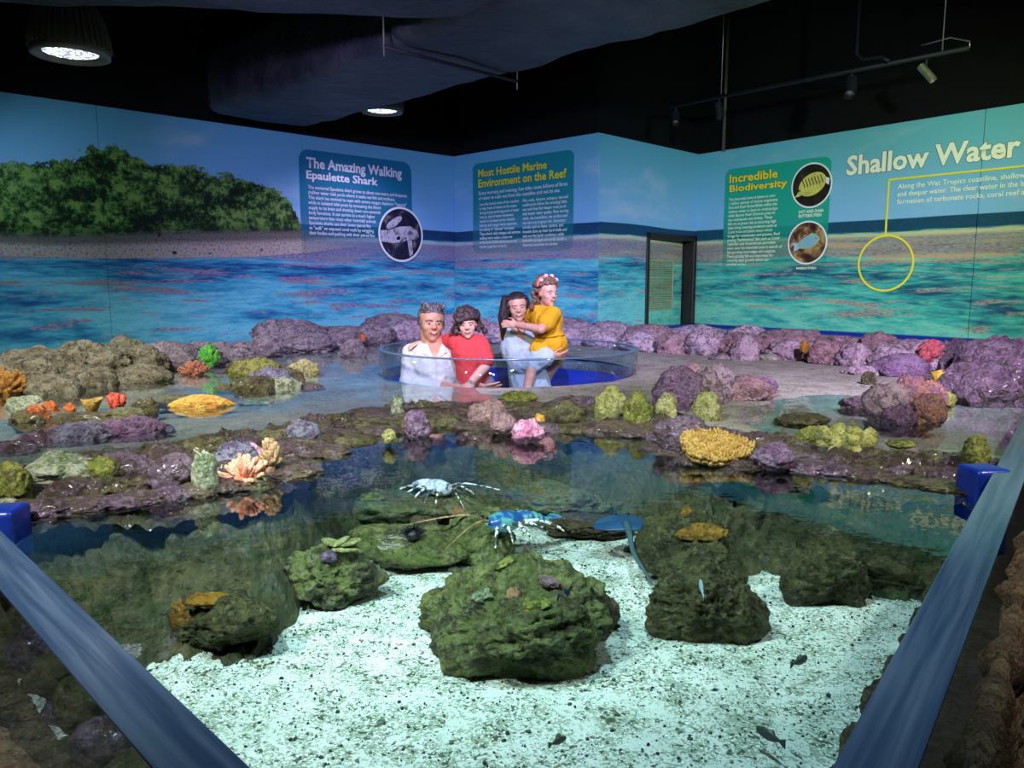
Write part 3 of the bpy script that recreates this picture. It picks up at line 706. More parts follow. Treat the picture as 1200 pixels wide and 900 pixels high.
# hanging overhead fixtures that carry the gallery spots, the last two added as fill
names = ['deep sand pool', 'family in the dome', 'left reef', 'centre reef', 'right ridge', 'right sill', 'island mural', 'shark panel', 'centre corner', 'biodiversity panel', 'shallow water heading', 'drowned rocks, added unseen as fill', 'left sill']
for (p, aim, w, c, a), nm in zip(SPOTS, names):
    d = np.array(aim, float)-np.array(p); d /= np.linalg.norm(d)
    t = thing('gallery_spotlight', 'black cylinder ceiling spotlight aimed at the ' + nm, 'spotlight', p, group='gallery spotlights on ceiling stems')
    mk('can', *join(tube([-d*0.22, -d*0.01], 0.075, 20, caps=False), tube([-d*0.225, -d*0.21], 0.075, 20)), black_metal, t)
    mk('stem', *tube([-d*0.2, (-d*0.2)+[0, 0, 0.06], (-d[0]*0.2, -d[1]*0.2, CEIL-p[2])], 0.012, 8), black_metal, t)

# ------------------------------------------------------------------ the tank: acrylic, water, sand
TIP = np.array([0.062, 0.338]); TL = np.array([-4.38, 4.78]); TR = np.array([4.04, 5.60])
dL = (TL-TIP)/np.linalg.norm(TL-TIP); dR = (TR-TIP)/np.linalg.norm(TR-TIP)
nL = np.array([-dL[1], dL[0]]); nL = nL if nL[1] < 0 else -nL          # outward normals
nR = np.array([-dR[1], dR[0]]); nR = nR if nR[1] < 0 else -nR
RIM_Z, GLASS_T = 1.12, 0.062
def glassy(name, tint, ior, rough=0.0, bump=None, refl=(1, 1, 1)):
    t = NT(name)
    nm = None
    if bump:
        co = t.coord(); sx, sy, sz = t.sep(co)
        h = t.math('ADD', t.noise(t.comb(t.math('MULTIPLY', sx, 0.7), sy, sz), bump[0], 3.0, 0.5), t.math('MULTIPLY', t.noise(co, bump[0]*3.3, 2.0), 0.3))
        nm = t.bump(h, bump[1], bump[2])
    fr = t.t.nodes.new('ShaderNodeLayerWeight'); fr.inputs[0].default_value = 0.5
    f0 = ((ior-1)/(ior+1))**2; fac = t.math('ADD', f0, t.math('MULTIPLY', t.math('POWER', fr.outputs['Facing'], 5.0), 1-f0))
    gl = t.t.nodes.new('ShaderNodeBsdfGlossy'); gl.inputs['Roughness'].default_value = rough; gl.inputs[0].default_value = (*refl, 1)
    if nm is not None: t.set(fr.inputs['Normal'], nm); t.set(gl.inputs['Normal'], nm)
    tr = t.t.nodes.new('ShaderNodeBsdfTransparent'); tr.inputs[0].default_value = (*tint, 1)
    m = t.t.nodes.new('ShaderNodeMixShader'); t.set(m.inputs[0], fac); t.set(m.inputs[1], tr.outputs[0]); t.set(m.inputs[2], gl.outputs[0])
    return t.done(m.outputs[0])
water_mat = glassy('pool_water', (0.80, 0.93, 0.94), 1.34, 0.01, (7.0, 0.16, 0.006))
acrylic = glassy('clear_acrylic', (0.86, 0.93, 0.97), 1.45, 0.0)
t = NT('polished_acrylic_edge'); co = t.coord(); sx, sy, sz = t.sep(co)
streak = t.noise(t.comb(t.math('MULTIPLY', sx, 1.2), t.math('MULTIPLY', sy, 30.0), 0.0), 2.0, 3.0, 0.5, 0.3)
edge_mat = t.done(t.bsdf(t.mix(t.smooth(streak, 0.35, 0.7), (0.035, 0.060, 0.13), (0.085, 0.125, 0.21)), 0.14, normal=t.bump(streak, 0.05, 0.02), spec=0.6))

def acrylic_panel(label, start, d, n, length, bends=0.0):
    ang = math.atan2(d[1], d[0])
    t = thing('acrylic_panel', label, 'glass panel', (start[0], start[1], 0.0), ang)
    out = 1 if np.dot(n, np.array([-d[1], d[0]])) > 0 else -1      # local +Y is to the left of d
    y0, y1 = sorted((0.0, out*GLASS_T))
    mk('pane', *box(0, length, y0, y1, 0.80, RIM_Z-0.004), acrylic, t, smooth=False)
    mk('polished_rim', *rbox(0, length, y0, y1, RIM_Z-0.004, RIM_Z, 0.0018, 2), edge_mat, t, smooth=False)
    return t
acrylic_panel('thick clear acrylic tank wall with blue polished rim, lower left', TIP, dL, nL, float(np.linalg.norm(TL-TIP)))
acrylic_panel('thick clear acrylic tank wall with blue polished rim, lower right', TIP, dR, nR, float(np.linalg.norm(TR-TIP)))
tank_poly = [tuple(TIP), tuple(TR), tuple(C3+[0, -0.03]), tuple(C2+[0, -0.03]), tuple(C1+[0, -0.03]), tuple(TL)]

# blue fibreglass plinth skirt and back ledge
def strip(pts, z0, z1, th, side=1):
    parts = []
    for a, b in zip(pts[:-1], pts[1:]):
        a = np.array(a); b = np.array(b); d = (b-a)/np.linalg.norm(b-a); n = np.array([-d[1], d[0]])*side
        parts.append(prism([tuple(a-d*0.01), tuple(b+d*0.01), tuple(b+d*0.01+n*th), tuple(a-d*0.01+n*th)], z0, z1))
    return join(*parts)
def rock_cladding(name, start, d, n, length, mat):
    """rough moulded-rock base under one acrylic wall"""
    us = np.arange(0, length, 0.02); zs = np.concatenate([np.linspace(FLOOR, 0.76, 22), [0.785, 0.799, 0.799, 0.799]])
    offs = np.concatenate([np.full(22, 0.085), [0.08, 0.066, 0.03, -0.02]]); V = []
    for z, o in zip(zs, offs):
        for u in us: V.append((*(start+d*u+n*o), z))
    V = np.array(V); m = len(us); k = np.repeat(np.concatenate([np.ones(22), [0.6, 0.25, 0.15, 0.0]]), m)
    am = 0.05*fbm(V*7, 4, 0.6)+0.05*(0.45-worley(V*8)); V[:, :2] += n*(np.maximum(am, -0.015)*k)[:, None]; V[:, 2] += np.where(np.repeat(np.arange(26) > 22, m), np.minimum(am, 0)*0.25*0, 0)
    F = [[a*m+i, a*m+i+1, (a+1)*m+i+1, (a+1)*m+i] for a in range(25) for i in range(m-1)]
    return struct(mk(name, V, F, mat))
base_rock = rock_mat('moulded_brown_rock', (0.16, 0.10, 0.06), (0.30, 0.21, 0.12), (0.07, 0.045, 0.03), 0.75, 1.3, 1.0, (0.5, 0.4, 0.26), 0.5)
rock_cladding('tank_base_left', TIP, dL, nL, float(np.linalg.norm(TL-TIP))-0.1, base_rock)
rock_cladding('tank_base_right', TIP, dR, nR, float(np.linalg.norm(TR-TIP))-0.1, base_rock)
ledge_poly = [np.array(q) for q in (C2, C3, TR)]
struct(mk('trim_1', *strip([q*0.996 for q in ledge_poly], 0.98, 1.10, 0.10, -1), blue_paint, smooth=False))
# blue corner blocks where the sill meets the acrylic
def block(label, u0, v0, u1, v1, zb, depth):
    p = at_z((u0+u1)/2, v1, zb); k = fwd(p)/FPX; w = (u1-u0)*k; h = (v1-v0)*k
    o = mk('blue_block', *rbox(-w/2, w/2, 0, depth, -0.14, h, 0.014, 3), blue_paint, loc=tuple(p)); o.rotation_euler = (0, 0, 0.1)
    return tag(o, label, 'block')
block('blue fibreglass corner block at the right acrylic wall', 1143, 551, 1188, 584, 1.06, 0.08)
block('blue fibreglass corner block at the left acrylic wall', -24, 600, 14, 622, 1.06, 0.08)

# sill arc that parts the deep pool from the shallow reef flat
def smooth_poly(P, k=8):
    P = np.array(P, float); out = []
    for i in range(len(P)-1):
        p0, p1, p2, p3 = P[max(i-1, 0)], P[i], P[i+1], P[min(i+2, len(P)-1)]
        for j in range(k):
            s = j/k; out.append(0.5*((2*p1)+(-p0+p2)*s+(2*p0-5*p1+4*p2-p3)*s*s+(-p0+3*p1-3*p2+p3)*s**3))
    out.append(P[-1]); return np.array(out)
sill_front_px = [(0, 604), (60, 606), (130, 598), (200, 588), (240, 583), (300, 575), (340, 560), (370, 541), (400, 526), (460, 507), (500, 501), (560, 503), (620, 508), (700, 507), (760, 516), (800, 540), (850, 552), (900, 547), (960, 556), (1010, 562), (1080, 572), (1140, 582)]
sill = smooth_poly([at_z(u, v, WATER_Z)[:2] for u, v in sill_front_px], 4)
sill = np.concatenate([[sill[0]+[-0.7, 0.35]], sill, [sill[-1]+[0.35, 0.12]]])

def in_poly(P, poly):
    poly = np.array(poly); x, y = P[:, 0], P[:, 1]; ins = np.zeros(len(P), bool); n = len(poly)
    for i in range(n):
        a, b = poly[i], poly[(i+1) % n]
        c = ((a[1] > y) != (b[1] > y)) & (x < (b[0]-a[0])*(y-a[1])/(b[1]-a[1]+1e-12)+a[0]); ins ^= c
    return ins
shelf_poly = [tuple(q+np.array([0, 0.16])) for q in sill] + [tuple(TR+[-0.02, 0]), tuple(C3+[0, -0.05]), tuple(C2+[0, -0.05]), tuple(C1+[0, -0.05]), tuple(TL+[0.02, 0])]
def grid_bed(poly, step, zf, hole=None, bounds=None):
    P = np.array(poly); x0, y0 = P.min(0); x1, y1 = P.max(0)
    xs = np.arange(x0, x1+step, step); ys = np.arange(y0, y1+step, step)
    gx, gy = np.meshgrid(xs, ys, indexing='ij'); n, m = gx.shape
    V = np.stack([gx.ravel(), gy.ravel()], 1)
    idx = np.arange(n*m).reshape(n, m)
    F = np.stack([idx[:-1, :-1].ravel(), idx[1:, :-1].ravel(), idx[1:, 1:].ravel(), idx[:-1, 1:].ravel()], 1)
    c = V[F].mean(1); keep = in_poly(c, poly)
    if hole is not None: keep &= np.hypot(*(c-hole[0]).T) > hole[1]
    F = F[keep]; used = np.unique(F); remap = -np.ones(n*m, int); remap[used] = np.arange(len(used)); F = remap[F]; V = V[used]
    if hole is not None:
        r = np.hypot(*(V-hole[0]).T); near = r < hole[1]+step*0.75
        V[near] = hole[0]+(V[near]-hole[0])/r[near][:, None]*hole[1]
    for n_ in (nL, nR):
        V = V - n_*np.maximum(0, (V-TIP) @ n_ + 0.003)[:, None]
    return np.concatenate([V, zf(V)[:, None]], 1), F
def shelf_z(V):
    p3 = np.concatenate([V, np.zeros((len(V), 1))], 1)
    z = SHELF_Z + 0.008*fbm(p3*2.2, 3)
    pool = np.exp(-(((V[:, 0]+1.95)/0.75)**2 + ((V[:, 1]-3.1)/0.5)**2))
    pool2 = np.exp(-(((V[:, 0]-1.55)/0.5)**2 + ((V[:, 1]-2.6)/0.45)**2))
    bank = 1/(1+np.exp(-(V[:, 0]+0.35+0.25*(V[:, 1]-3.6))*5))
    return z - 0.07*pool - 0.045*pool2 + 0.020*bank*(1-pool2)
def sand_mat(name, base, alt, dark, green, s=1.0, rough=0.8):
    t = NT(name); co = t.coord()
    c = t.mix(t.smooth(t.noise(co, 5.0, 4.0), 0.35, 0.65), base, alt)
    g = t.noise(co, 120*s, 3.0, 0.6)
    patch = t.noise(co, 14*s, 3.0)
    c = t.mix(t.math('MULTIPLY', t.smooth(t.math('ADD', g, t.math('MULTIPLY', patch, 0.5)), 0.715, 0.81), 0.72), c, green)
    g2 = t.noise(co, 100*s, 2.0, 0.5, 0.5)
    c = t.mix(t.math('MULTIPLY', t.smooth(t.math('ADD', g2, t.math('MULTIPLY', patch, 0.35)), 0.76, 0.815), 0.85), c, dark)
    w = t.noise(co, 120*s, 2.0)
    c = t.mix(t.smooth(w, 0.62, 0.70), c, tuple(min(1, x*1.5) for x in base))
    return t.done(t.bsdf(c, rough, normal=t.bump(t.math('ADD', g, g2), 0.6, 0.006), spec=0.3))
deep_sand = sand_mat('white_coral_sand', (0.74, 0.76, 0.76), (0.62, 0.68, 0.66), (0.03, 0.035, 0.02), (0.16, 0.22, 0.13))
flat_sand = sand_mat('grey_reef_flat_sand', (0.34, 0.325, 0.31), (0.26, 0.25, 0.225), (0.06, 0.055, 0.05), (0.17, 0.16, 0.115), 0.8)
struct(mk('shallow_sand_bed', *grid_bed(shelf_poly, 0.05, shelf_z, (PIT, PIT_R)), flat_sand))
deep_poly = [tuple(q) for q in sill] + [tuple(TIP+dR*2.6), tuple(TIP+dR*0.02), tuple(TIP+dL*0.02), tuple(TIP+dL*3.0)]
def deep_z(V):
    p3 = np.concatenate([V, np.zeros((len(V), 1))], 1)
    return SAND_Z + 0.02*fbm(p3*2.5+4, 3) + 0.012*fbm(p3*9, 2) - 0.012
deep_area = [tuple(TIP+[0, -0.06]), tuple(TIP+dR*2.7+nR*0.03), (1.4, 2.75), (-1.3, 2.85), tuple(TIP+dL*3.0+nL*0.03)]
struct(mk('deep_sand_bed', *grid_bed(deep_area, 0.025, deep_z), deep_sand))
# loose grit on the sand
rs = np.random.RandomState(3); V0, F0 = ico(1); parts = []
cnt = 0
pts = rs.uniform((-1.6, 0.55), (1.3, 2.6), (9000, 2)); ok_ = in_poly(pts, [tuple(TIP+[0, 0.12]), tuple(TIP+dR*2.7-nR*0.05), (1.4, 2.75), (-1.3, 2.85), tuple(TIP+dL*3.0-nL*0.05)]); pts = pts[ok_][:3600]
zz = deep_z(pts)
Vg = np.concatenate([(V0*rs.uniform(0.4, 1.0, (1, 3))*rs.choice([0.0022, 0.003, 0.0042, 0.006], p=[.35, .3, .25, .10])) @ rotz(rs.rand()*6).T + [p[0], p[1], z+0.001] for p, z in zip(pts, zz)])
Fg = (F0[None] + (np.arange(len(pts))*len(V0))[:, None, None]).reshape(-1, 3)
grit_mat = (lambda t: t.done(t.bsdf(t.ramp(t.noise(t.coord(), 60.0, 2.0), [(0.35, (0.02, 0.02, 0.012)), (0.5, (0.07, 0.08, 0.04)), (0.6, (0.25, 0.22, 0.15)), (0.68, (0.8, 0.8, 0.75))], 'CONSTANT'), 0.7)))(NT('coral_grit'))
go = stuff(mk('coral_grit', Vg, Fg, grit_mat)); go['label'] = 'dark and pale coral grit scattered over the deep white sand'; go['category'] = 'gravel'

wo = stuff(mk('water', *plate_with_hole([tuple(TIP+(TL+TR-2*TIP)*0.0006), tuple(TR), tuple(C3+[0, -0.03]), tuple(C2+[0, -0.03]), tuple(C1+[0, -0.03]), tuple(TL)], PIT, PIT_R+0.002, WATER_Z), water_mat, smooth=False))
wo['label'] = 'still clear water covering the deep pool and the reef flat'; wo['category'] = 'water'

# sill wall of dark reef rock: a submerged face and a wet crest
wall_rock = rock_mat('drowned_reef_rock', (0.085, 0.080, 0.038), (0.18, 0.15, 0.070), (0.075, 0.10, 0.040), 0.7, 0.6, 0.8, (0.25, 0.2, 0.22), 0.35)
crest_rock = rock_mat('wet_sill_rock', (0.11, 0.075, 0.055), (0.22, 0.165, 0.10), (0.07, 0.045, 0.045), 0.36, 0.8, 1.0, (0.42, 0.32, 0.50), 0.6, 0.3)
def sill_band(name, prof, mat, amp, nz, reach=None):
    """prof rows: (0 at the water edge .. 1 at the back edge, negative below the front), height"""
    us = np.linspace(-60, 1160, 480); fr = np.array([at_z(u, np.interp(u, [p[0] for p in sill_front_px], [p[1] for p in sill_front_px]), WATER_Z)[:2] for u in us])
    bk = np.array([at_z(u, np.interp(u, [p[0] for p in sill_top], [p[1] for p in sill_top]), WATER_Z)[:2] for u in us])
    m = len(us); V = []
    for f, z in prof:
        for i in range(m):
            g = f if f > 0 or reach is None else f*float(np.interp(us[i], reach[0], reach[1])); q = fr[i]+(bk[i]-fr[i])*g; V.append((q[0], q[1], z))
    V = np.array(V); n = amp*fbm(V*7+3, 5, 0.68)+amp*0.9*(0.45-worley(V*11))+amp*0.45*(0.45-worley(V*27))
    V[:, 2] += n*nz; V[:, 1] -= n*(1-nz); k = len(prof)
    F = [[a*m+i, (a+1)*m+i, (a+1)*m+i+1, a*m+i+1] for a in range(k-1) for i in range(m-1)]
    return struct(mk(name, V, F, mat))
sill_top = [(-60, 562), (0, 552), (40, 545), (130, 538), (200, 524), (250, 516), (300, 508), (350, 493), (400, 488), (450, 479), (500, 477), (560, 474), (620, 470), (700, 468), (760, 476), (800, 500), (850, 506), (900, 512), (960, 518), (1010, 527), (1080, 532), (1160, 538)]
fs = np.linspace(-0.05, 1.15, 44)
sill_band('sill_crest', [(f, 1.035+0.043*math.sin(math.pi*min(max((f+0.05)/1.2, 0), 1))**0.6) for f in fs], crest_rock, 0.042, 0.9)
sill_band('sill_rock_wall', [(0.30-1.30*k, 1.045-0.29*k**1.15) for k in np.linspace(0, 1, 30)], wall_rock, 0.085, 0.55, ((-60, 200, 300, 400, 480, 700, 800, 1160), (0.45, 0.44, 0.40, 0.30, 0.2, 0.15, 0.15, 0.15)))

# ------------------------------------------------------------------ viewing dome pit
tb_ = thing('viewing_tube', 'clear round acrylic viewing tube around the family', 'glass tube', (PIT[0], PIT[1], 0.0))
mk('tube_wall', *lathe([(PIT_R, 0.985), (PIT_R, 1.190), (PIT_R-0.022, 1.190), (PIT_R-0.022, 0.985)], 96, True), acrylic, tb_)
tube_edge = plain('tube_edge', (0.10, 0.16, 0.24), 0.15, spec=0.8)
mk('tube_rim', *lathe([(PIT_R+0.001, 1.186), (PIT_R+0.001, 1.193), (PIT_R-0.023, 1.193), (PIT_R-0.023, 1.186)], 96, True), tube_edge, tb_)
mk('tube_foot', *lathe([(PIT_R+0.012, 1.040), (PIT_R+0.012, 1.054), (PIT_R+0.001, 1.056), (PIT_R+0.001, 1.040)], 96, True), tube_edge, tb_)
pit = struct(mk('pit_wall', *lathe([(PIT_R-0.004, 1.0), (PIT_R-0.03, 1.0), (PIT_R-0.03, FLOOR+0.004), (0.001, FLOOR+0.004)], 96), blue_paint, loc=(PIT[0], PIT[1], 0)))
struct(mk('pit_sand_rim', *lathe([(PIT_R+0.001, 1.046), (PIT_R+0.0005, 0.99)], 96), flat_sand, loc=(PIT[0], PIT[1], 0)))

# ------------------------------------------------------------------ rock and coral materials
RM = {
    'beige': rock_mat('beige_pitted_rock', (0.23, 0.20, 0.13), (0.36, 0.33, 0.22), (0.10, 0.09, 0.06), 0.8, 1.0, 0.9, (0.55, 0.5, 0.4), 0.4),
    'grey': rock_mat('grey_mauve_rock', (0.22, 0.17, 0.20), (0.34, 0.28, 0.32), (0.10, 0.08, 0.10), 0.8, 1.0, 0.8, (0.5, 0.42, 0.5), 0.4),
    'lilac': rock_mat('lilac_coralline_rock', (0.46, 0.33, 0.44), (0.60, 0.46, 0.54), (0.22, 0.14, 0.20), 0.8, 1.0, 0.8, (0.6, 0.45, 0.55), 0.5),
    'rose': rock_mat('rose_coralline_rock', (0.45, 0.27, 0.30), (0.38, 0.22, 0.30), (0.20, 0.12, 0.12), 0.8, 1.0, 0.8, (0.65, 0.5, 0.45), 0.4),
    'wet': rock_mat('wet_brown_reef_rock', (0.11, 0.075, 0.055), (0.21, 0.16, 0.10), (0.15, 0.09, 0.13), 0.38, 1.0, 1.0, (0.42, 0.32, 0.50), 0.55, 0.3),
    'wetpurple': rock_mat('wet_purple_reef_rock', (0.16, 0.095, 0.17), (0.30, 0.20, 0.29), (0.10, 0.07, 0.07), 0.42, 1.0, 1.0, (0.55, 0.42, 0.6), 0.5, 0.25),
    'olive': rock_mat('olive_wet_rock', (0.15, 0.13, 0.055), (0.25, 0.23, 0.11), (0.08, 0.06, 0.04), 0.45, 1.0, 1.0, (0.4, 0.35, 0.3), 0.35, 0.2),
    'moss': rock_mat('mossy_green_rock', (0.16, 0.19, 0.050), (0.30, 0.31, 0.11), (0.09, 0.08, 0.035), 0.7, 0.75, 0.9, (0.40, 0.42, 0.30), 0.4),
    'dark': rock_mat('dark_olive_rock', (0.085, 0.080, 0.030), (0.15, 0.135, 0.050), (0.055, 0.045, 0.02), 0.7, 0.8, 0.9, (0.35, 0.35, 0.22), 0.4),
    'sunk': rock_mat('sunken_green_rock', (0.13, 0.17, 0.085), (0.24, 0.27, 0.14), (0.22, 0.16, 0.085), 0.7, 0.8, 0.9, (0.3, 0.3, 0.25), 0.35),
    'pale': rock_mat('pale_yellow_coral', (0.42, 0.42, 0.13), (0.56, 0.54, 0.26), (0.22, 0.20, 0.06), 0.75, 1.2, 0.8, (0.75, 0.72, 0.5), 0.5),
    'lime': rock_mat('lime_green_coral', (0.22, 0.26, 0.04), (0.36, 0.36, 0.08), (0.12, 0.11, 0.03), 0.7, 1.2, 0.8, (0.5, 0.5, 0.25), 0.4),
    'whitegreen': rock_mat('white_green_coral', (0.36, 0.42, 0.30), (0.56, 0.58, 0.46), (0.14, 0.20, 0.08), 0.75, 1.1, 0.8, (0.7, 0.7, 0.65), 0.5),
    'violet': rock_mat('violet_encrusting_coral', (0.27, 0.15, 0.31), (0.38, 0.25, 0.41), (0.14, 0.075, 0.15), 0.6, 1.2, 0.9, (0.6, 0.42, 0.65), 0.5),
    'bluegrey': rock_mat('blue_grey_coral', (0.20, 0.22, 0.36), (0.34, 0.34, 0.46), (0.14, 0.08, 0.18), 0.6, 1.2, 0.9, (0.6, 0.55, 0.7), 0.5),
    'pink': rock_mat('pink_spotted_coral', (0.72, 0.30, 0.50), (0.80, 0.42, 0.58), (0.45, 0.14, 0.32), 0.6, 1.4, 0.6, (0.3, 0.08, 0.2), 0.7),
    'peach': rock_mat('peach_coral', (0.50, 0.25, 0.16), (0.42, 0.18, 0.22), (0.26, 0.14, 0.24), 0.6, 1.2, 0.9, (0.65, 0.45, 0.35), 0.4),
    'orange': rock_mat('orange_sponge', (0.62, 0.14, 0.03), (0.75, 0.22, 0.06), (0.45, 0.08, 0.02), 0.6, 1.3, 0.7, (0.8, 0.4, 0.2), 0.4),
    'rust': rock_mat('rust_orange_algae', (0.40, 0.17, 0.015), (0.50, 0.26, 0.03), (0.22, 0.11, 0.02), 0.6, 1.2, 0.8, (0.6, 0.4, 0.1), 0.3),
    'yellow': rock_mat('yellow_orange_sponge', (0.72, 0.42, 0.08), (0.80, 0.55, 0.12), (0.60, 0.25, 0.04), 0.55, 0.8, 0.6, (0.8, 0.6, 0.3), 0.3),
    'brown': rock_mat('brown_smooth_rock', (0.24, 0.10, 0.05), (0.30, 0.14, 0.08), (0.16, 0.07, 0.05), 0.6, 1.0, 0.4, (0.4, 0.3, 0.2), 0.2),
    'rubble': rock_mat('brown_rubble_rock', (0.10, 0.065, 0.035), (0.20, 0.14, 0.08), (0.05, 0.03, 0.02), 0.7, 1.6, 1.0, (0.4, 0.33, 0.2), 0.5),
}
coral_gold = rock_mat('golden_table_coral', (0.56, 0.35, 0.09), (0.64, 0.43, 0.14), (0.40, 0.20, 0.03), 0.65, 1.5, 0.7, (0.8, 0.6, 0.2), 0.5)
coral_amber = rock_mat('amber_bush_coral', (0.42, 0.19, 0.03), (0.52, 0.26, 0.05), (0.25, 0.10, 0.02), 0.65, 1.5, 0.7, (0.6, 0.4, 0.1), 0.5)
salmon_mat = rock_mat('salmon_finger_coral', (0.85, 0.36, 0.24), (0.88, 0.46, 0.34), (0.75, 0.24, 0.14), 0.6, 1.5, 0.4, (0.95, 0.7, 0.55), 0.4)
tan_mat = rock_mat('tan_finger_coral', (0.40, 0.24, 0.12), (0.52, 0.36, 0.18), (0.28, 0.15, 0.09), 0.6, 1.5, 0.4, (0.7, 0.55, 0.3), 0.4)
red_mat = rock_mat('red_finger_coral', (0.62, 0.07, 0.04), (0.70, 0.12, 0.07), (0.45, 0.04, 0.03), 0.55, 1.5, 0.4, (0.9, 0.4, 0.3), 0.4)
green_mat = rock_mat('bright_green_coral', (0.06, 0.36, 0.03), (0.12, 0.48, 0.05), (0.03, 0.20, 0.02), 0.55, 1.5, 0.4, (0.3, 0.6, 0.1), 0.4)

_seed = [0]
def put(cx, yb, wpx, hpx, z, sink=0.0, depth=0.8):
    """base point on the bed at height z behind pixel (cx, yb); returns centre and half sizes in metres"""
    p = at_z(cx, yb, z); k = fwd(p)/FPX
    w = wpx*k; dpt = w*depth; b = p[:2]/np.linalg.norm(p[:2])
    c = np.array([p[0]+b[0]*dpt*0.42, p[1]+b[1]*dpt*0.42])
    # the silhouette top sits at the rock's middle, so take its height there
    top = at_y(cx, yb-hpx, c[1])[2]
    h = max(top - z, 0.012)
    return np.array([c[0], c[1], z]), w/2, dpt/2, h
def rock(name, label, cx, yb, wpx, hpx, z, mat, cat='rock', group=None, sub=4, depth=0.8, sink=0.35, rz=None, parent=None, **kw):
    _seed[0] += 1; sd = _seed[0]
    c, hw, hd, h = put(cx, yb, wpx, hpx, z, depth=depth)
    if name in ('reef_boulder', 'reef_stone'):
        c[:2] -= nR*max(0.0, float((c[:2]-TIP) @ nR)+max(hw, hd)*1.02)
    below = sink*h; half = (h+below)/2
    V, F = rock_shape(sub, (hw, hd, half), sd, **kw)
    V[:, 2] += (h-below)/2
    o = mk(name, V, F, RM[mat] if isinstance(mat, str) else mat, loc=tuple(c))
    if label: tag(o, label, cat, group)
    if name == 'sunken_rock': SUNK.append((V+c, F))
    return o
SUNK = []
ORD = 'first second third fourth fifth sixth seventh eighth ninth tenth eleventh twelfth thirteenth fourteenth fifteenth sixteenth seventeenth eighteenth nineteenth twentieth twenty-first twenty-second twenty-third twenty-fourth twenty-fifth twenty-sixth twenty-seventh twenty-eighth twenty-ninth thirtieth'.split()

# ------------------------------------------------------------------ the back ridge, rock by rock
rr_ = random.Random(11)
def lerp_list(P, x):
    return float(np.interp(x, [p[0] for p in P], [p[1] for p in P]))
ridge_top = [(-60, 424), (0, 416), (30, 409), (60, 412), (95, 402), (130, 398), (160, 395), (200, 399), (240, 402), (275, 404), (300, 392), (340, 379), (375, 383), (410, 377), (440, 373), (475, 366), (530, 372), (590, 376), (650, 374), (700, 376), (760, 377), (800, 379), (840, 381), (900, 387), (960, 391), (1040, 394), (1100, 398), (1160, 401), (1200, 402), (1260, 408)]
ridge_base = [(-60, 468), (0, 462), (60, 456), (110, 448), (170, 440), (230, 432), (270, 428), (320, 418), (380, 412), (430, 406), (480, 403), (540, 405), (650, 406), (700, 408), (740, 413), (800, 417), (860, 420), (900, 422), (960, 428), (1000, 432), (1060, 436), (1120, 448), (1160, 460), (1200, 472), (1260, 500)]
def ridge_kind(x):
    if x > 1115: return 'wetpurple', 'dark purple craggy'
    if x < 180: return 'beige', 'beige pitted'
    if x < 300: return 'grey', 'grey-brown craggy'
    if x < 480: return 'grey', 'grey-mauve cracked'
    return ('lilac', 'lilac lumpy') if rr_.random() < 0.75 else ('rose', 'rose-tinted lumpy')
zones = [(-60, 300, 'left ridge', 'photo edge'), (300, 480, 'ridge beside tube', 'its left'), (480, 735, 'ridge behind family', 'its left'), (735, 1260, 'right ridge', 'the tube')]
def ridge_row(row, step, wlo, whi, hfac, dbase, rowname, x0=-60, x1=1200):
    x = x0; counts = {}
    while x < x1:
        w = rr_.uniform(wlo, whi); cx = x+w*0.5
        if x > 1120: w *= 1.05
        zi = next(i for i, zn in enumerate(zones) if cx < zn[1]+30); zn = zones[zi]
        base = lerp_list(ridge_base, cx)+dbase; top = lerp_list(ridge_top, cx)+rr_.uniform(-2, 6)
        h = max((base-top)*hfac*1.18, 9)
        kind, adj = ridge_kind(cx)
        counts[zi] = counts.get(zi, 0)
        lab = f'{adj} boulder, {ORD[min(counts[zi], 29)]} from {zn[3]}, {rowname}, {zn[2]}'
        counts[zi] += 1
        rock('reef_boulder', lab, cx, base, w*1.15, h, SHELF_Z+0.012, kind, 'rock', 'boulders of the back ridge', depth=0.9, lump=0.44, lscale=2.7, rough=0.18, warp=0.34, fine=0.16, pits=0.30 if kind == 'beige' else 0.16)
        x += w*step
ridge_row(0, 0.74, 54, 92, 1.0, -6, 'back row')
ridge_row(1, 0.86, 36, 64, 0.74, 0, 'front row')
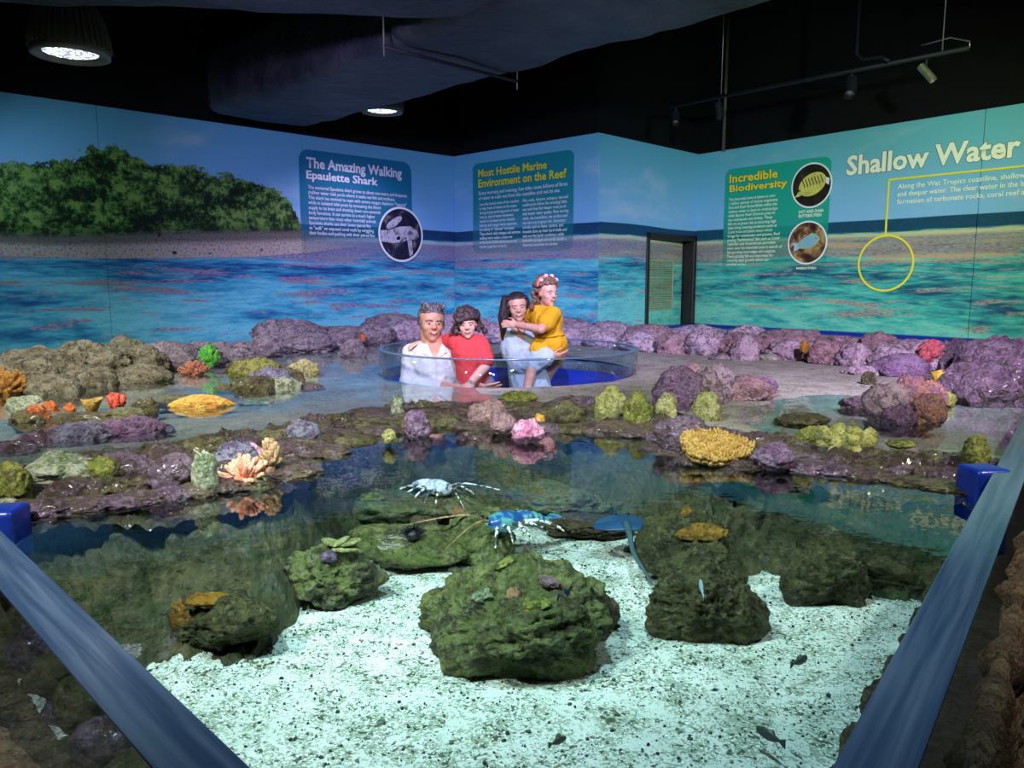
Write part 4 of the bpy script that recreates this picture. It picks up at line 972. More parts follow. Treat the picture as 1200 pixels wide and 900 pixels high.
# small stones at the foot of the ridge
for i, (cx, yb, w, h, k, lab) in enumerate([
    (415, 420, 34, 20, 'grey', 'dark grey stone standing in water before the left ridge'), (436, 399, 22, 14, 'rose', 'small pink stone beside orange sponge left of the tube'), (468, 399, 26, 12, 'lilac', 'pale lilac stone just behind the tube on the left'),
    (770, 409, 22, 16, 'rose', 'small rose-pink stone at the foot of the right ridge'), (872, 425, 36, 30, 'lilac', 'pale lilac knobbly stone before the right ridge'), (900, 424, 30, 8, 'whitegreen', 'flat whitish stone lying in the shallows before right ridge'),
    (845, 424, 30, 9, 'grey', 'low grey stone in the shallows right of tube'), (1010, 442, 46, 12, 'lilac', 'long low lilac stone in the shallows below right mural'), (985, 430, 28, 10, 'lilac', 'small low lilac stone left of the long one'),
    (1055, 444, 76, 26, 'violet', 'violet knobbly coral rock before the red soft coral'), (1085, 462, 58, 20, 'wetpurple', 'flat purple rock beside the yellow cup sponge'), (1130, 470, 64, 40, 'wetpurple', 'purple rock right of the yellow cup sponge'),
    (1175, 478, 90, 44, 'wetpurple', 'large dark purple rock at the right photo edge'), (60, 470, 74, 28, 'beige', 'pale sandy rock below the amber bush coral'), (30, 488, 44, 22, 'whitegreen', 'whitish rock under the amber bush coral'),
    (100, 462, 80, 30, 'beige', 'brown rock in the left pool at the ridge foot'), (170, 456, 70, 26, 'beige', 'pale cream rock at the ridge foot left of green coral'), (222, 436, 46, 18, 'grey', 'grey rock under the bright green coral'),
    (185, 446, 30, 14, 'olive', 'small olive stone in the left pool')]):
    rock('reef_stone', lab, cx, yb, w, h*1.15, SHELF_Z+(0.010 if cx > 400 else -0.015), k, 'rock', 'stones at the ridge foot', lump=0.25, lscale=2.4, depth=0.8)

# ------------------------------------------------------------------ islands of rock on the reef flat
flat_rocks = [
    # left pool
    (40, 505, 52, 26, 'olive', 'olive rock under the orange fan sponge'), (95, 505, 90, 22, 'olive', 'low brown-olive rock carrying the yellow cup, left pool'), (150, 500, 44, 24, 'sunk', 'green rock beside the red finger coral'), (170, 490, 34, 24, 'olive', 'dark green stone right of the red finger coral'), (205, 478, 50, 16, 'sunk', 'submerged green rock behind the yellow sponge'),
    (150, 522, 90, 34, 'violet', 'right lobe of the violet encrusting coral mound'), (95, 528, 80, 34, 'bluegrey', 'blue-grey middle of the coral mound in left pool'), (50, 530, 60, 28, 'wetpurple', 'dark purple left lobe of the coral mound'), (15, 540, 60, 24, 'wetpurple', 'low purple rock at the left photo edge'),
    (190, 510, 30, 14, 'bluegrey', 'small blue-grey stone below the yellow sponge'),
    # centre-left olive island
    (300, 450, 60, 32, 'lime', 'yellow-green knobbly coral at back of left islet'), (335, 455, 44, 26, 'olive', 'olive coral lump in the middle of left islet'), (355, 446, 40, 26, 'pale', 'pale cream knob at right of left islet'), (318, 462, 52, 34, 'bluegrey', 'grey-lilac stone in the middle of left islet'), (300, 466, 52, 26, 'olive', 'olive coral knob at the front of left islet'),
    (332, 464, 46, 24, 'whitegreen', 'whitish coral knob at the front right of left islet'), (362, 462, 40, 14, 'wet', 'low brown rock at the right tip of left islet'), (282, 442, 36, 22, 'olive', 'dark olive stone at left back of left islet'), (300, 476, 40, 8, 'whitegreen', 'flat whitish slab in front of left islet'), (262, 462, 22, 14, 'sunk', 'small dark stone left of left islet'),
    # right islet
    (795, 486, 60, 52, 'violet', 'dark violet rock at left of the right islet'), (822, 478, 50, 40, 'lilac', 'lilac rock with overhang in the right islet'), (840, 472, 46, 42, 'lilac', 'tall lilac rock at top of the right islet'), (872, 472, 66, 30, 'rose', 'pink-edged rock at right of the right islet'), (812, 442, 18, 16, 'rose', 'small pointed pink stone on top of the right islet'), (800, 446, 24, 16, 'brown', 'smooth brown stone on the right islet'),
    (855, 470, 34, 24, 'rose', 'small pale rose stone below the orange sponge, right islet'), (890, 464, 40, 22, 'violet', 'low purple rock at the right tip of right islet'),
    # far right islet
    (1040, 496, 60, 44, 'lilac', 'lilac coral lump at left of the far right islet'), (1070, 488, 60, 44, 'peach', 'peach-orange coral lump crowning the far right islet'), (1082, 498, 50, 34, 'peach', 'salmon coral lump at front right of far right islet'), (1008, 482, 46, 16, 'wetpurple', 'low dark purple stone left of the far right islet'), (1052, 500, 40, 26, 'violet', 'purple coral lump at front of far right islet'), (1018, 452, 18, 16, 'olive', 'small olive stone behind the far right islet'),
    (1092, 478, 40, 30, 'peach', 'rounded peach coral at right of the far right islet'), (940, 500, 62, 14, 'olive', 'drowned olive slab behind the lime branching coral'),
]
for (cx, yb, w, h, k, lab) in flat_rocks:
    rock('reef_rock', lab, cx, yb, w*1.08, h*(1.12 if cx > 700 else 1.0), SHELF_Z+(0.012 if cx > 700 else -0.015), k, 'rock', 'rocks on the reef flat', lump=0.34, lscale=2.6, rough=0.16, depth=0.75, fine=0.17)

# ------------------------------------------------------------------ sill rocks between flat and deep pool
x = -30; i = 0
def sill_words(cx):
    if cx < 330: return 'left sill'
    if cx < 760: return 'sill before tube'
    return 'right sill'
cnts = {}
for row, (bf, hf, stp) in enumerate(((0.62, 0.42, 0.66), (0.32, 0.32, 0.62), (0.02, 0.27, 0.60))):
    x = -40
    while x < 1140:
        w = rr_.uniform(40, 78); cx = x+w/2
        fb = lerp_list(sill_front_px, cx); band_h = fb-lerp_list(sill_top, cx); base = fb-band_h*bf
        wd_ = sill_words(cx); key = (row, wd_); cnts[key] = cnts.get(key, 0)
        kind = rr_.choice(['wet', 'wet', 'wetpurple', 'olive']) if cx < 330 or cx > 480 else rr_.choice(['wet', 'olive'])
        adj = {'wet': 'wet brown', 'wetpurple': 'wet purple-brown', 'olive': 'wet olive'}[kind]
        rock('sill_rock', f'{adj} rock, {ORD[cnts[key]]} from left, {("back", "middle", "front")[row]} row, {wd_}', cx, base, w*1.25, max(band_h*hf, 12)*rr_.uniform(0.8, 1.3), WATER_Z, kind, 'rock', 'rocks of the sill', depth=0.7, lump=0.34, lscale=2.8, rough=0.20, warp=0.30, sink=0.9, fine=0.15)
        cnts[key] += 1; x += w*stp
sill_corals = [
    (75, 566, 100, 36, 'whitegreen', 'pale green-white knobbly coral along the left sill', 3.0), (118, 562, 46, 28, 'lime', 'yellow-green knob at right of the pale green left coral', 3.0), (18, 580, 40, 40, 'lime', 'dark lime coral knob at the far left of sill', 3.0), (8, 594, 24, 10, 'whitegreen', 'tiny pale coral above the left blue block', 3.0),
    (240, 570, 32, 44, 'whitegreen', 'green-white upright coral left of the salmon finger coral', 2.6), (205, 566, 70, 34, 'wetpurple', 'mauve-brown rock left of the green-white upright coral', 2.2), (278, 545, 56, 28, 'bluegrey', 'pale lavender coral behind the salmon finger coral', 3.2), (295, 542, 30, 24, 'pink', 'pale pink knob between lavender and tan corals', 3.0),
    (355, 516, 44, 26, 'bluegrey', 'lavender-grey coral boulder on the left of middle sill', 3.0), (365, 500, 16, 12, 'whitegreen', 'small white coral tip on the lavender boulder', 3.0), (466, 490, 17, 30, 'whitegreen', 'upright pale finger-shaped coral standing on middle sill', 2.6), (456, 516, 18, 14, 'pale', 'small pale coral at the water edge, middle sill', 2.8), (490, 505, 36, 26, 'violet', 'purple coral beside the upright pale coral', 3.0), (498, 482, 26, 14, 'olive', 'olive tuft behind the purple coral on middle sill', 3.0),
    (573, 498, 52, 30, 'rose', 'dusty pink coral boulder in the middle sill', 3.2), (590, 504, 34, 22, 'rose', 'small dusty pink coral beside the bright pink one', 3.2), (618, 512, 42, 22, 'pink', 'bright pink spotted coral at the water edge', 3.4), (632, 496, 14, 12, 'yellow', 'little yellow sponge on top of the bright pink coral', 2.0), (606, 474, 50, 16, 'lime', 'green leafy algae clump under the tube', 4.0), (660, 494, 56, 26, 'olive', 'brown-pink rock right of the bright pink coral', 2.6),
    (717, 492, 42, 42, 'pale', 'bright yellow-green rough coral right of the tube', 3.0), (747, 497, 40, 40, 'lime', 'brownish yellow-green coral, second right of the tube', 3.0), (780, 491, 28, 32, 'pale', 'small upright yellow coral, third right of the tube', 2.6), (828, 492, 36, 34, 'pale', 'leaning yellow-white coral above the golden plate', 2.6), (800, 524, 70, 40, 'wetpurple', 'lumpy purple-grey rock behind the golden plate', 2.6), (905, 544, 52, 26, 'violet', 'purple coral right of the golden plate coral', 2.8),
    (955, 520, 50, 22, 'lime', 'lime coral lump at left of the lime branching coral', 3.0), (1056, 524, 36, 10, 'lime', 'small flat lime coral right of the branching coral', 3.0), (1143, 546, 38, 38, 'lime', 'round olive-lime coral by the right blue block', 2.4), (1104, 474, 30, 18, 'lime', 'lime coral clump behind the far right islet', 3.0),
]
for (cx, yb, w, h, k, lab, ls) in sill_corals:
    zc = SHELF_Z+0.025 if yb < 500 else WATER_Z+0.022
    rock('coral_knob', lab, cx, yb, w, h, zc, k, 'coral', 'corals on the sill', depth=0.8, lump=0.46, lscale=ls, rough=0.14, warp=0.35, sink=0.6, fine=0.14)

# ------------------------------------------------------------------ rocks under water on the deep sand
sunken = [
    (608, 800, 222, 152, 'moss', 6, 'big mossy green rock alone on the white sand', 0.78), (697, 748, 62, 58, 'rubble', 5, 'pitted brown lump on right flank of big mossy rock', 0.8), (530, 748, 80, 60, 'moss', 5, 'low left shoulder of the big mossy rock', 0.8),
    (828, 754, 152, 116, 'dark', 6, 'dark round olive rock right of the big mossy rock', 0.7), (802, 694, 118, 100, 'dark', 6, 'dark rock with orange algae behind the round olive rock', 0.7), (962, 710, 104, 92, 'dark', 6, 'dark leaning boulder at the right end of the sand', 0.7), (1065, 702, 150, 60, 'dark', 5, 'shadowy rock under the right sill', 0.6), (930, 640, 150, 40, 'dark', 5, 'shadowy ledge rock behind the leaning boulder', 0.6), (860, 622, 150, 36, 'dark', 5, 'low dark ledge rock behind the orange algae rock', 0.6),
    (396, 716, 122, 86, 'moss', 6, 'round mossy rock topped with yellow sponge, left', 0.75), (250, 772, 172, 84, 'dark', 6, 'long dark rock with rusty orange algae, lower left', 0.6), (152, 752, 78, 60, 'sunk', 5, 'green rock by the left acrylic wall', 0.8), (480, 672, 150, 58, 'moss', 5, 'flat mossy rock right of the round sponge rock', 0.6), (452, 628, 150, 56, 'sunk', 5, 'grey-green rock under the white lobster', 0.6), (560, 662, 90, 66, 'moss', 5, 'mossy rock carrying the blue lobster', 0.7), (512, 612, 120, 42, 'sunk', 5, 'brown-green rock below the white lobster', 0.8),
    (590, 566, 110, 44, 'sunk', 5, 'drowned grey-green boulder below the bright pink coral', 0.7), (655, 606, 130, 46, 'sunk', 5, 'drowned green rock at the back of the sand', 0.6), (650, 562, 80, 44, 'sunk', 5, 'drowned tan rock under the middle sill', 0.7), (480, 552, 130, 44, 'sunk', 5, 'drowned yellow-green rock left of white lobster', 0.6), (420, 600, 70, 36, 'sunk', 5, 'small drowned green rock at left of lobster pile', 0.7), (345, 628, 100, 44, 'sunk', 5, 'drowned rock below the salmon coral', 0.6), (270, 612, 170, 40, 'olive', 5, 'drowned olive slab below the salmon coral', 0.5), (150, 660, 250, 60, 'olive', 5, 'long drowned olive slab along the left sill', 0.5), (290, 660, 130, 46, 'sunk', 5, 'drowned slab above the rusty algae rock', 0.5), (60, 640, 120, 50, 'olive', 5, 'drowned slab beside the left blue block', 0.6), (200, 700, 130, 44, 'sunk', 5, 'shadowy green slab left of rusty algae rock', 0.5),
    (395, 560, 80, 30, 'sunk', 5, 'drowned brown rock under the left of middle sill', 0.6), (720, 560, 110, 40, 'sunk', 5, 'drowned blue-green rock under the yellow corals', 0.6), (690, 632, 110, 30, 'rubble', 5, 'low pitted rock at the back edge of the sand', 0.7), (500, 634, 40, 30, 'rubble', 4, 'small dark rock beside the sea urchin', 0.8),
]
_seed[0] = 300
for (cx, yb, w, h, k, sub, lab, dp) in sunken:
    zc = SAND_Z-0.005 if yb > 615 else 0.80 + (615-yb)*0.0016
    if lab.startswith(('long drowned', 'drowned slab beside', 'drowned olive')): zc = 0.90
    rock('sunken_rock', lab, cx, yb, w*1.04, h, zc, k, 'rock', 'rocks in the deep pool', sub=sub, depth=dp, lump=0.10, lscale=2.2, rough=0.14, warp=0.34, sink=0.25, pits=0.06, fine=0.045, facets=16)
from mathutils.bvhtree import BVHTree
_sv, _sf = join(*SUNK); SUNK_BVH = BVHTree.FromPolygons([tuple(q) for q in _sv], _sf)
def on_rock(u, v):
    h = SUNK_BVH.ray_cast(Vector(EYE), Vector(ray(u, v)).normalized())
    if h[0] is None: return at_z(u, v, SAND_Z+0.05), np.array([0, -0.3, 0.95])
    return np.array(h[0]), np.array(h[1])
def patch(name, label, u, v, wpx, hpx, mat, cat, thick=0.010):
    p, n = on_rock(u, v); k = fwd(p)/FPX; n = n+np.array([0, -0.25, 0.35]); n /= np.linalg.norm(n)
    x = np.array([1.0, 0, 0]); x -= n*np.dot(x, n); x /= np.linalg.norm(x); y = np.cross(n, x)
    ct = max(abs(np.dot(y, np.array([0, -math.sin(0.55), -math.cos(0.55)]))), 0.35); _seed[0] += 1
    V, F = rock_shape(4, (wpx*k/2, hpx*k/2/ct, thick), _seed[0], lump=0.4, lscale=2.5, rough=0.2, warp=0.7, fine=0.12)
    V = V[:, :1]*x+V[:, 1:2]*y+V[:, 2:]*n
    return tag(mk(name, V, F, RM[mat], loc=tuple(p)), label, cat)
# rubble along the feet of the acrylic walls, seen through them
k = 0
for d, side, n0, n1, cnt in ((dL, 'left', 0.42, 1.9, 22), (dR, 'right', 0.45, 2.0, 24)):
    inn = -(nL if side == 'left' else nR)
    for j in range(cnt):
        s = n0+(n1-n0)*j/(cnt-1); q = TIP+d*s+inn*(0.055+0.015*rr_.random()); _seed[0] += 1
        r = 0.045+0.012*rr_.random()
        V, F = rock_shape(4, (r, r*0.8, r*0.9), _seed[0], lump=0.28, lscale=2.4, rough=0.14)
        o = mk('rubble_rock', V, F, RM['rubble' if side == 'right' else ('dark' if j % 3 else 'wetpurple')], loc=(q[0], q[1], SAND_Z-0.02+(0.05 if j % 2 else 0.0)))
        tag(o, f'{"brown" if side == "right" else "dark"} rubble rock behind the {side} acrylic wall, {ORD[j]} from the tank tip', 'rock', 'rubble along the acrylic')

# ------------------------------------------------------------------ corals, sponges
def finger_coral(name, label, cx, yb, wpx, hpx, z, mat, n, r, spread=1.0, seed=1, up=0.5, taper=0.75, stub=0.0):
    rg = np.random.RandomState(seed); c, hw, hd, h = put(cx, yb, wpx, hpx, z, depth=0.7); L = max(hw, h)
    t = thing(name, label, 'coral', tuple(c))
    mk('coral_base', *ell((0, 0, 0.0), (hw*0.45, hd*0.5, h*0.30), 3), mat, t)
    for i in range(n):
        a = rg.rand()*2*math.pi; e = up+(1-up)*rg.rand()**0.7
        d = np.array([math.cos(a)*math.sqrt(1-e*e)*spread, math.sin(a)*math.sqrt(1-e*e)*spread, e])
        tip = d*np.array([hw, hd, h])*rg.uniform(0.8, 1.05); root = tip*0.15
        mid = (root+tip)/2 + rg.normal(size=3)*L*0.03
        P = [root, mid, tip*0.97+mid*0.03, tip]
        mk('finger', *tube(P, [r*1.1, r, r*taper, r*taper*0.35], 8), mat, t)
    return t
finger_coral('finger_coral', 'salmon pink finger coral at the water edge of left sill', 288, 570, 72, 38, WATER_Z+0.012, salmon_mat, 46, 0.0065, 1.0, 3, 0.12, 0.7)
finger_coral('finger_coral', 'tan knobbly finger coral right of the salmon coral', 317, 549, 28, 36, WATER_Z+0.025, tan_mat, 44, 0.0068, 1.0, 4, 0.15, 0.95)
finger_coral('finger_coral', 'red finger coral standing in the left pool', 137, 482, 26, 26, SHELF_Z, red_mat, 18, 0.011, 1.0, 5, 0.35, 0.9)
finger_coral('finger_coral', 'small orange finger coral between fan sponge and yellow cup', 83, 488, 20, 16, SHELF_Z, RM['orange'], 18, 0.009, 1.0, 6, 0.45, 0.8)
finger_coral('bush_coral', 'bright green bush coral on the left ridge', 245, 427, 30, 24, SHELF_Z+0.05, green_mat, 60, 0.008, 1.0, 7, 0.15, 0.9)
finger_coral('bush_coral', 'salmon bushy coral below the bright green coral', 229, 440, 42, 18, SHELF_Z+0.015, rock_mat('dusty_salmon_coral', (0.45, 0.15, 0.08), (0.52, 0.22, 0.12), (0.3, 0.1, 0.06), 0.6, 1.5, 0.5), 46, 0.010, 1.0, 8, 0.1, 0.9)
finger_coral('bush_coral', 'amber bushy table coral at the left photo edge', 10, 462, 56, 32, SHELF_Z+0.02, coral_amber, 90, 0.010, 1.0, 9, 0.15, 0.9)
finger_coral('branching_coral', 'lime branching coral on the right sill', 990, 538, 90, 48, WATER_Z, rock_mat('lime_branch_coral', (0.42, 0.42, 0.10), (0.55, 0.52, 0.20), (0.25, 0.24, 0.05), 0.7, 1.5, 0.7), 22, 0.019, 1.0, 10, 0.10, 0.9)
finger_coral('soft_coral', 'red soft coral tucked into the right ridge', 1092, 422, 36, 24, SHELF_Z+0.10, rock_mat('crimson_soft_coral', (0.50, 0.07, 0.10), (0.58, 0.12, 0.14), (0.3, 0.05, 0.08), 0.6, 1.5, 0.7), 50, 0.016, 1.0, 12, 0.05, 0.95)

def plate_coral(name, label, cx, cy, wpx, hpx, z, mat, nubs, seed=1):
    p = at_z(cx, cy, z); kx = fwd(p)/FPX; R = wpx*kx/2
    far = at_z(cx, cy-hpx/2, z)[1]; near = at_z(cx, cy+hpx/2, z)[1]; Ry = max((far-near)/2, R*0.45)
    Ry = min(Ry, R*0.95)
    t = thing(name, label, 'coral', tuple(p)); t.rotation_euler = (0.24, 0, 0.15); n = 64; V = []; rg = np.random.RandomState(seed)
    ang = np.arange(n)*2*math.pi/n; rad = 1+0.09*np.sin(3*ang+seed)+0.05*np.sin(7*ang+1)+0.03*rg.normal(size=n)
    prof = [(0.02, 0.010), (0.35, 0.012), (0.7, 0.016), (0.95, 0.014), (1.0, 0.006), (0.95, -0.006), (0.6, -0.022), (0.25, -0.05), (0.22, -0.08)]
    for r, zz in prof:
        for a, q in zip(ang, rad): V.append((R*r*q*math.cos(a), Ry*r*q*math.sin(a), zz))
    F = [[i*n+k, i*n+(k+1) % n, (i+1)*n+(k+1) % n, (i+1)*n+k] for i in range(len(prof)-1) for k in range(n)]
    F.append(list(range(n))[::-1])
    mk('plate', np.array(V), F, mat, t)
    parts = []
    for i in range(nubs):
        r = math.sqrt(rg.rand()); a = rg.rand()*2*math.pi; q = np.interp(a, ang, rad)
        b = np.array([R*r*q*math.cos(a), Ry*r*q*math.sin(a), 0.010]); tip = b+np.array([b[0]*0.04, b[1]*0.04, 0.014])+rg.normal(size=3)*0.003
        parts.append(tube([b, (b+tip)/2, tip], [0.0048, 0.0045, 0.0016], 5))
    stuff(mk('polyp_nubs', *join(*parts), mat, t))
    return t
plate_coral('plate_coral', 'golden yellow table coral plate at the water edge', 837, 527, 82, 38, WATER_Z+0.030, coral_gold, 900, 2)
def cup_sponge(label, cx, yb, wpx, hpx, z, mat):
    p = at_z(cx, yb, z); k = fwd(p)/FPX; R = wpx*k/2; H = hpx*k
    prof = [(R*0.30, 0), (R*0.34, H*0.2), (R*0.62, H*0.55), (R*1.0, H*0.98), (R*0.97, H), (R*0.88, H*0.97), (R*0.5, H*0.5), (R*0.2, H*0.3), (0.001, H*0.28)]
    V, F = lathe(prof, 32); V[:, :2] *= (1+0.08*np.sin(np.arctan2(V[:, 1], V[:, 0])*3))[:, None]; V[:, 2] *= 1+0.06*np.sin(np.arctan2(V[:, 1], V[:, 0])*2)
    return tag(mk('cup_sponge', V, F, mat, loc=(p[0], p[1], p[2]-0.005)), label, 'sponge')
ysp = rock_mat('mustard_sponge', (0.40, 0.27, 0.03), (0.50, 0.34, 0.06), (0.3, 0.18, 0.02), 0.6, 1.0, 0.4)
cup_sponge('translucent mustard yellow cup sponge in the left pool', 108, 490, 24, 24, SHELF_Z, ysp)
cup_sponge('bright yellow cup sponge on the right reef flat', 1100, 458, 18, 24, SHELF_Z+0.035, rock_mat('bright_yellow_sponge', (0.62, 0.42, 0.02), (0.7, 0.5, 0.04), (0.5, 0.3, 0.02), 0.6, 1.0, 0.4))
# orange fan sponges
def fan_sponge(label, cx, yb, wpx, hpx, z, mat, seed):
    p = at_z(cx, yb, z); k = fwd(p)/FPX; R = wpx*k/2; H = hpx*k; rg = np.random.RandomState(seed); n = 40; V = []
    for s, th in ((0, -1), (1, 1)):
        for j in range(7):
            for i in range(n):
                a = math.pi*(i/(n-1)); f = j/6; ruff = 1+0.06*math.sin(a*9+seed)
                V.append((R*f*ruff*math.cos(a), th*R*0.06+R*0.25*f*f*math.sin(a*4+seed), H*(0.05+f*0.95*math.sin(a)**0.8*ruff)))
    F = [[s*7*n+j*n+i, s*7*n+j*n+i+1, s*7*n+(j+1)*n+i+1, s*7*n+(j+1)*n+i] for s in (0, 1) for j in range(6) for i in range(n-1)]
    F += [[6*n+i, 6*n+i+1, 13*n+i+1, 13*n+i] for i in range(n-1)]
    return tag(mk('fan_sponge', np.array(V), F, mat, loc=tuple(p)), label, 'sponge')
fan_sponge('large orange fan sponge in the left pool', 44, 492, 24, 18, SHELF_Z+0.02, RM['orange'], 1)
fan_sponge('smaller orange fan sponge behind the large one', 59, 484, 20, 14, SHELF_Z+0.02, RM['orange'], 2)
# long yellow sponge lying on the water
def slug_sponge(label, cx, yb, wpx, hpx, z):
    c, hw, hd, h = put(cx, yb, wpx, hpx, z, depth=0.40); V, F = ico(5)
    r = 1+0.10*fbm(V*[1.5, 5, 5]+3, 3)+0.10*np.sin(V[:, 1]*7+V[:, 0]*1.5)
    V = V*r[:, None]; tp = 1-0.75*np.abs(V[:, 0])**2.5*0.7
    V[:, 1] *= tp; V[:, 2] *= np.clip(tp, 0.2, 1); V *= [hw, hd, h*0.62]; V[:, 2] += h*0.25+0.02*np.maximum(0, V[:, 0])
    o = mk('slug_sponge', V, F, RM['yellow'], loc=tuple(c)); o.rotation_euler = (0, 0, 0.10)
    return tag(o, label, 'sponge')
slug_sponge('long yellow-orange sponge lying in the left shallows', 235, 481, 74, 20, SHELF_Z+0.005)
for nm, lab, cx, yb, w, h, z, k in [
    ('orange_sponge', 'small orange sponge on the ridge left of the tube', 424, 400, 10, 9, SHELF_Z+0.06, 'orange'), ('orange_sponge', 'small orange-yellow sponge on the right islet', 859, 452, 14, 8, SHELF_Z+0.06, 'rust'), ('yellow_sponge', 'little yellow sponge on the right ridge', 943, 410, 12, 12, SHELF_Z+0.10, 'rust')]:
    rock(nm, lab, cx, yb, w, h, z, k, 'sponge', None, sub=4, depth=0.7, lump=0.4, lscale=2.5, rough=0.2, warp=0.5, sink=0.5)
for nm, lab, u, v, w, h, k in [
    ('algae_patch', 'rusty orange algae draped on the left of long dark rock', 214, 728, 34, 44, 'rust'), ('algae_patch', 'rusty orange algae ridge along the long dark rock top', 250, 704, 66, 18, 'rust'), ('algae_patch', 'orange-brown algae on the drowned slab above the long rock', 268, 668, 60, 34, 'rust'),
    ('algae_patch', 'orange algae cap on the dark rock at right', 822, 624, 64, 22, 'rust'), ('algae_patch', 'small rusty algae tuft behind the orange cap', 804, 600, 20, 16, 'rust'), ('algae_patch', 'tiny yellow algae tuft on the leaning boulder', 942, 642, 14, 16, 'rust'),
    ('brown_sponge', 'small red-brown sponge on top of the big mossy rock', 601, 697, 20, 20, 'brown'), ('green_algae', 'light green algae patch on the big mossy rock', 628, 708, 38, 26, 'lime'), ('green_algae', 'yellow-green algae tuft at the top of big mossy rock', 592, 660, 30, 12, 'lime'), ('brown_sponge', 'orange-brown sponge on the rock between the two lobsters', 540, 600, 26, 14, 'brown'),
    ('green_algae', 'bright green algae on drowned rock left of white lobster', 428, 582, 46, 14, 'lime'), ('green_algae', 'green tuft on the long dark rock at lower left', 220, 696, 24, 12, 'lime'), ('coralline_patch', 'mauve coralline patch on the round mossy rock', 386, 652, 22, 14, 'violet'), ('coralline_patch', 'pinkish coralline patch on top of big mossy rock', 645, 682, 34, 16, 'rose'), ('coralline_patch', 'pale coralline crust on left flank of big mossy rock', 565, 698, 28, 18, 'whitegreen'), ('coralline_patch', 'tan crust on the drowned rock under middle sill', 655, 556, 44, 18, 'peach'), ('coralline_patch', 'lavender crust on the rock below white lobster', 430, 612, 50, 12, 'bluegrey')]:
    patch(nm, lab, u, v, w, h, k, 'sponge' if 'sponge' in nm else 'algae')
# yellow leaf sponge on the round mossy rock
p = on_rock(402, 641)[0]+[0, 0, 0.006]; lf = thing('leaf_sponge', 'yellow leafy sponge perched on the round mossy rock', 'sponge', tuple(p))
k = fwd(p)/FPX
for i, (dx, dz, rx, rot) in enumerate(((-12, 2, 14, -0.3), (-2, 4, 12, 0.5), (9, 4, 14, 0.25), (4, -3, 16, 0.0))):
    mk('leaf', *ell((dx*k, -0.004*i, dz*k), (rx*k, 10*k, 3.2*k), 3, roty(-rot)), RM['pale'], lf)

# ------------------------------------------------------------------ animals
def banded(name, c1, c2, scale):
    t = NT(name); return t.done(t.bsdf(t.ramp(t.noise(t.coord(), scale, 2.0), [(0.44, c1), (0.52, c2)], 'LINEAR'), 0.35, coat=0.3))
def lobster(label, u, v, z, yaw, size, shell, leg_mat, white):
    p = on_rock(u, v)[0]+[0, 0, 0.004]; t = thing('spiny_lobster', label, 'lobster', tuple(p), yaw); s = size
    V, F = ico(4); V = V*[0.42*s, 0.25*s, 0.19*s]; V[:, 1] *= 1-0.25*np.clip(V[:, 0]/(0.42*s), 0, 1); V *= (1+0.05*fbm(V*30/s*0.3, 3))[:, None]
    mk('carapace', V+[0, 0, 0.15*s], F, shell, t)
    for i in range(5):
        f = 1-0.11*i
        mk('tail_segment', *ell((-(0.42+0.13*i)*s, 0, (0.15-0.016*i*i*0.6)*s), (0.10*s, 0.20*s*f, 0.14*s*f), 3), shell, t)
    for a in (-0.5, 0, 0.5):
        mk('tail_fan', *xf(ell((-0.14*s, 0, 0), (0.15*s, 0.07*s, 0.02*s), 2), np.block([[rotz(a), np.array([[-1.03*s], [0], [0.04*s]])], [np.zeros((1, 3)), 1]])), shell, t)
    for sd in (-1, 1):
        P = [(0.38*s, sd*0.09*s, 0.24*s), (0.62*s, sd*0.22*s, 0.32*s), (1.05*s, sd*0.42*s, 0.30*s), (1.65*s, sd*0.75*s, 0.18*s)]
        mk('antenna', *tube(smooth_poly(P, 5), np.linspace(0.034, 0.008, 16)*s, 8), white, t)
        mk('antennule', *tube(smooth_poly([(0.40*s, sd*0.03*s, 0.24*s), (0.6*s, sd*0.05*s, 0.36*s), (0.85*s, sd*0.10*s, 0.36*s)], 5), np.linspace(0.012, 0.004, 11)*s, 6), white, t)
        mk('eye', *ell((0.40*s, sd*0.07*s, 0.30*s), (0.03*s,)*3, 2), black_metal, t)
        for i in range(5):
            x0 = (0.26-0.14*i)*s; fx = (0.30-0.22*i)*s
            P = [(x0, sd*0.14*s, 0.12*s), (x0+fx*0.4, sd*0.36*s, 0.17*s), (x0+fx*0.9, sd*0.54*s, 0.05*s), (x0+fx*1.1, sd*0.62*s, -0.05*s)]
            mk('leg', *tube(smooth_poly(P, 5), np.linspace(0.040, 0.016, 16)*s, 8), leg_mat, t)
    return t
leg_band = (lambda t: t.done(t.bsdf(t.ramp(t.t.nodes.new('ShaderNodeTexWave').outputs['Fac'] if False else t.voro(t.coord(), 70.0), [(0.42, (0.80, 0.80, 0.78)), (0.52, (0.05, 0.05, 0.06))]), 0.4)))(NT('banded_lobster_leg'))
white_shell = banded('white_blue_lobster_shell', (0.42, 0.48, 0.78), (0.82, 0.84, 0.92), 60.0)
blue_shell = banded('blue_green_lobster_shell', (0.02, 0.10, 0.36), (0.10, 0.34, 0.34), 25.0)
lobster('white-spotted spiny lobster on the drowned rocks', 514, 580, 0.905, -0.75, 0.135, white_shell, leg_band, leg_band)
lobster('blue spiny lobster on the mossy rock at the sand edge', 590, 622, 0.868, 3.75, 0.150, blue_shell, leg_band, tan_mat)

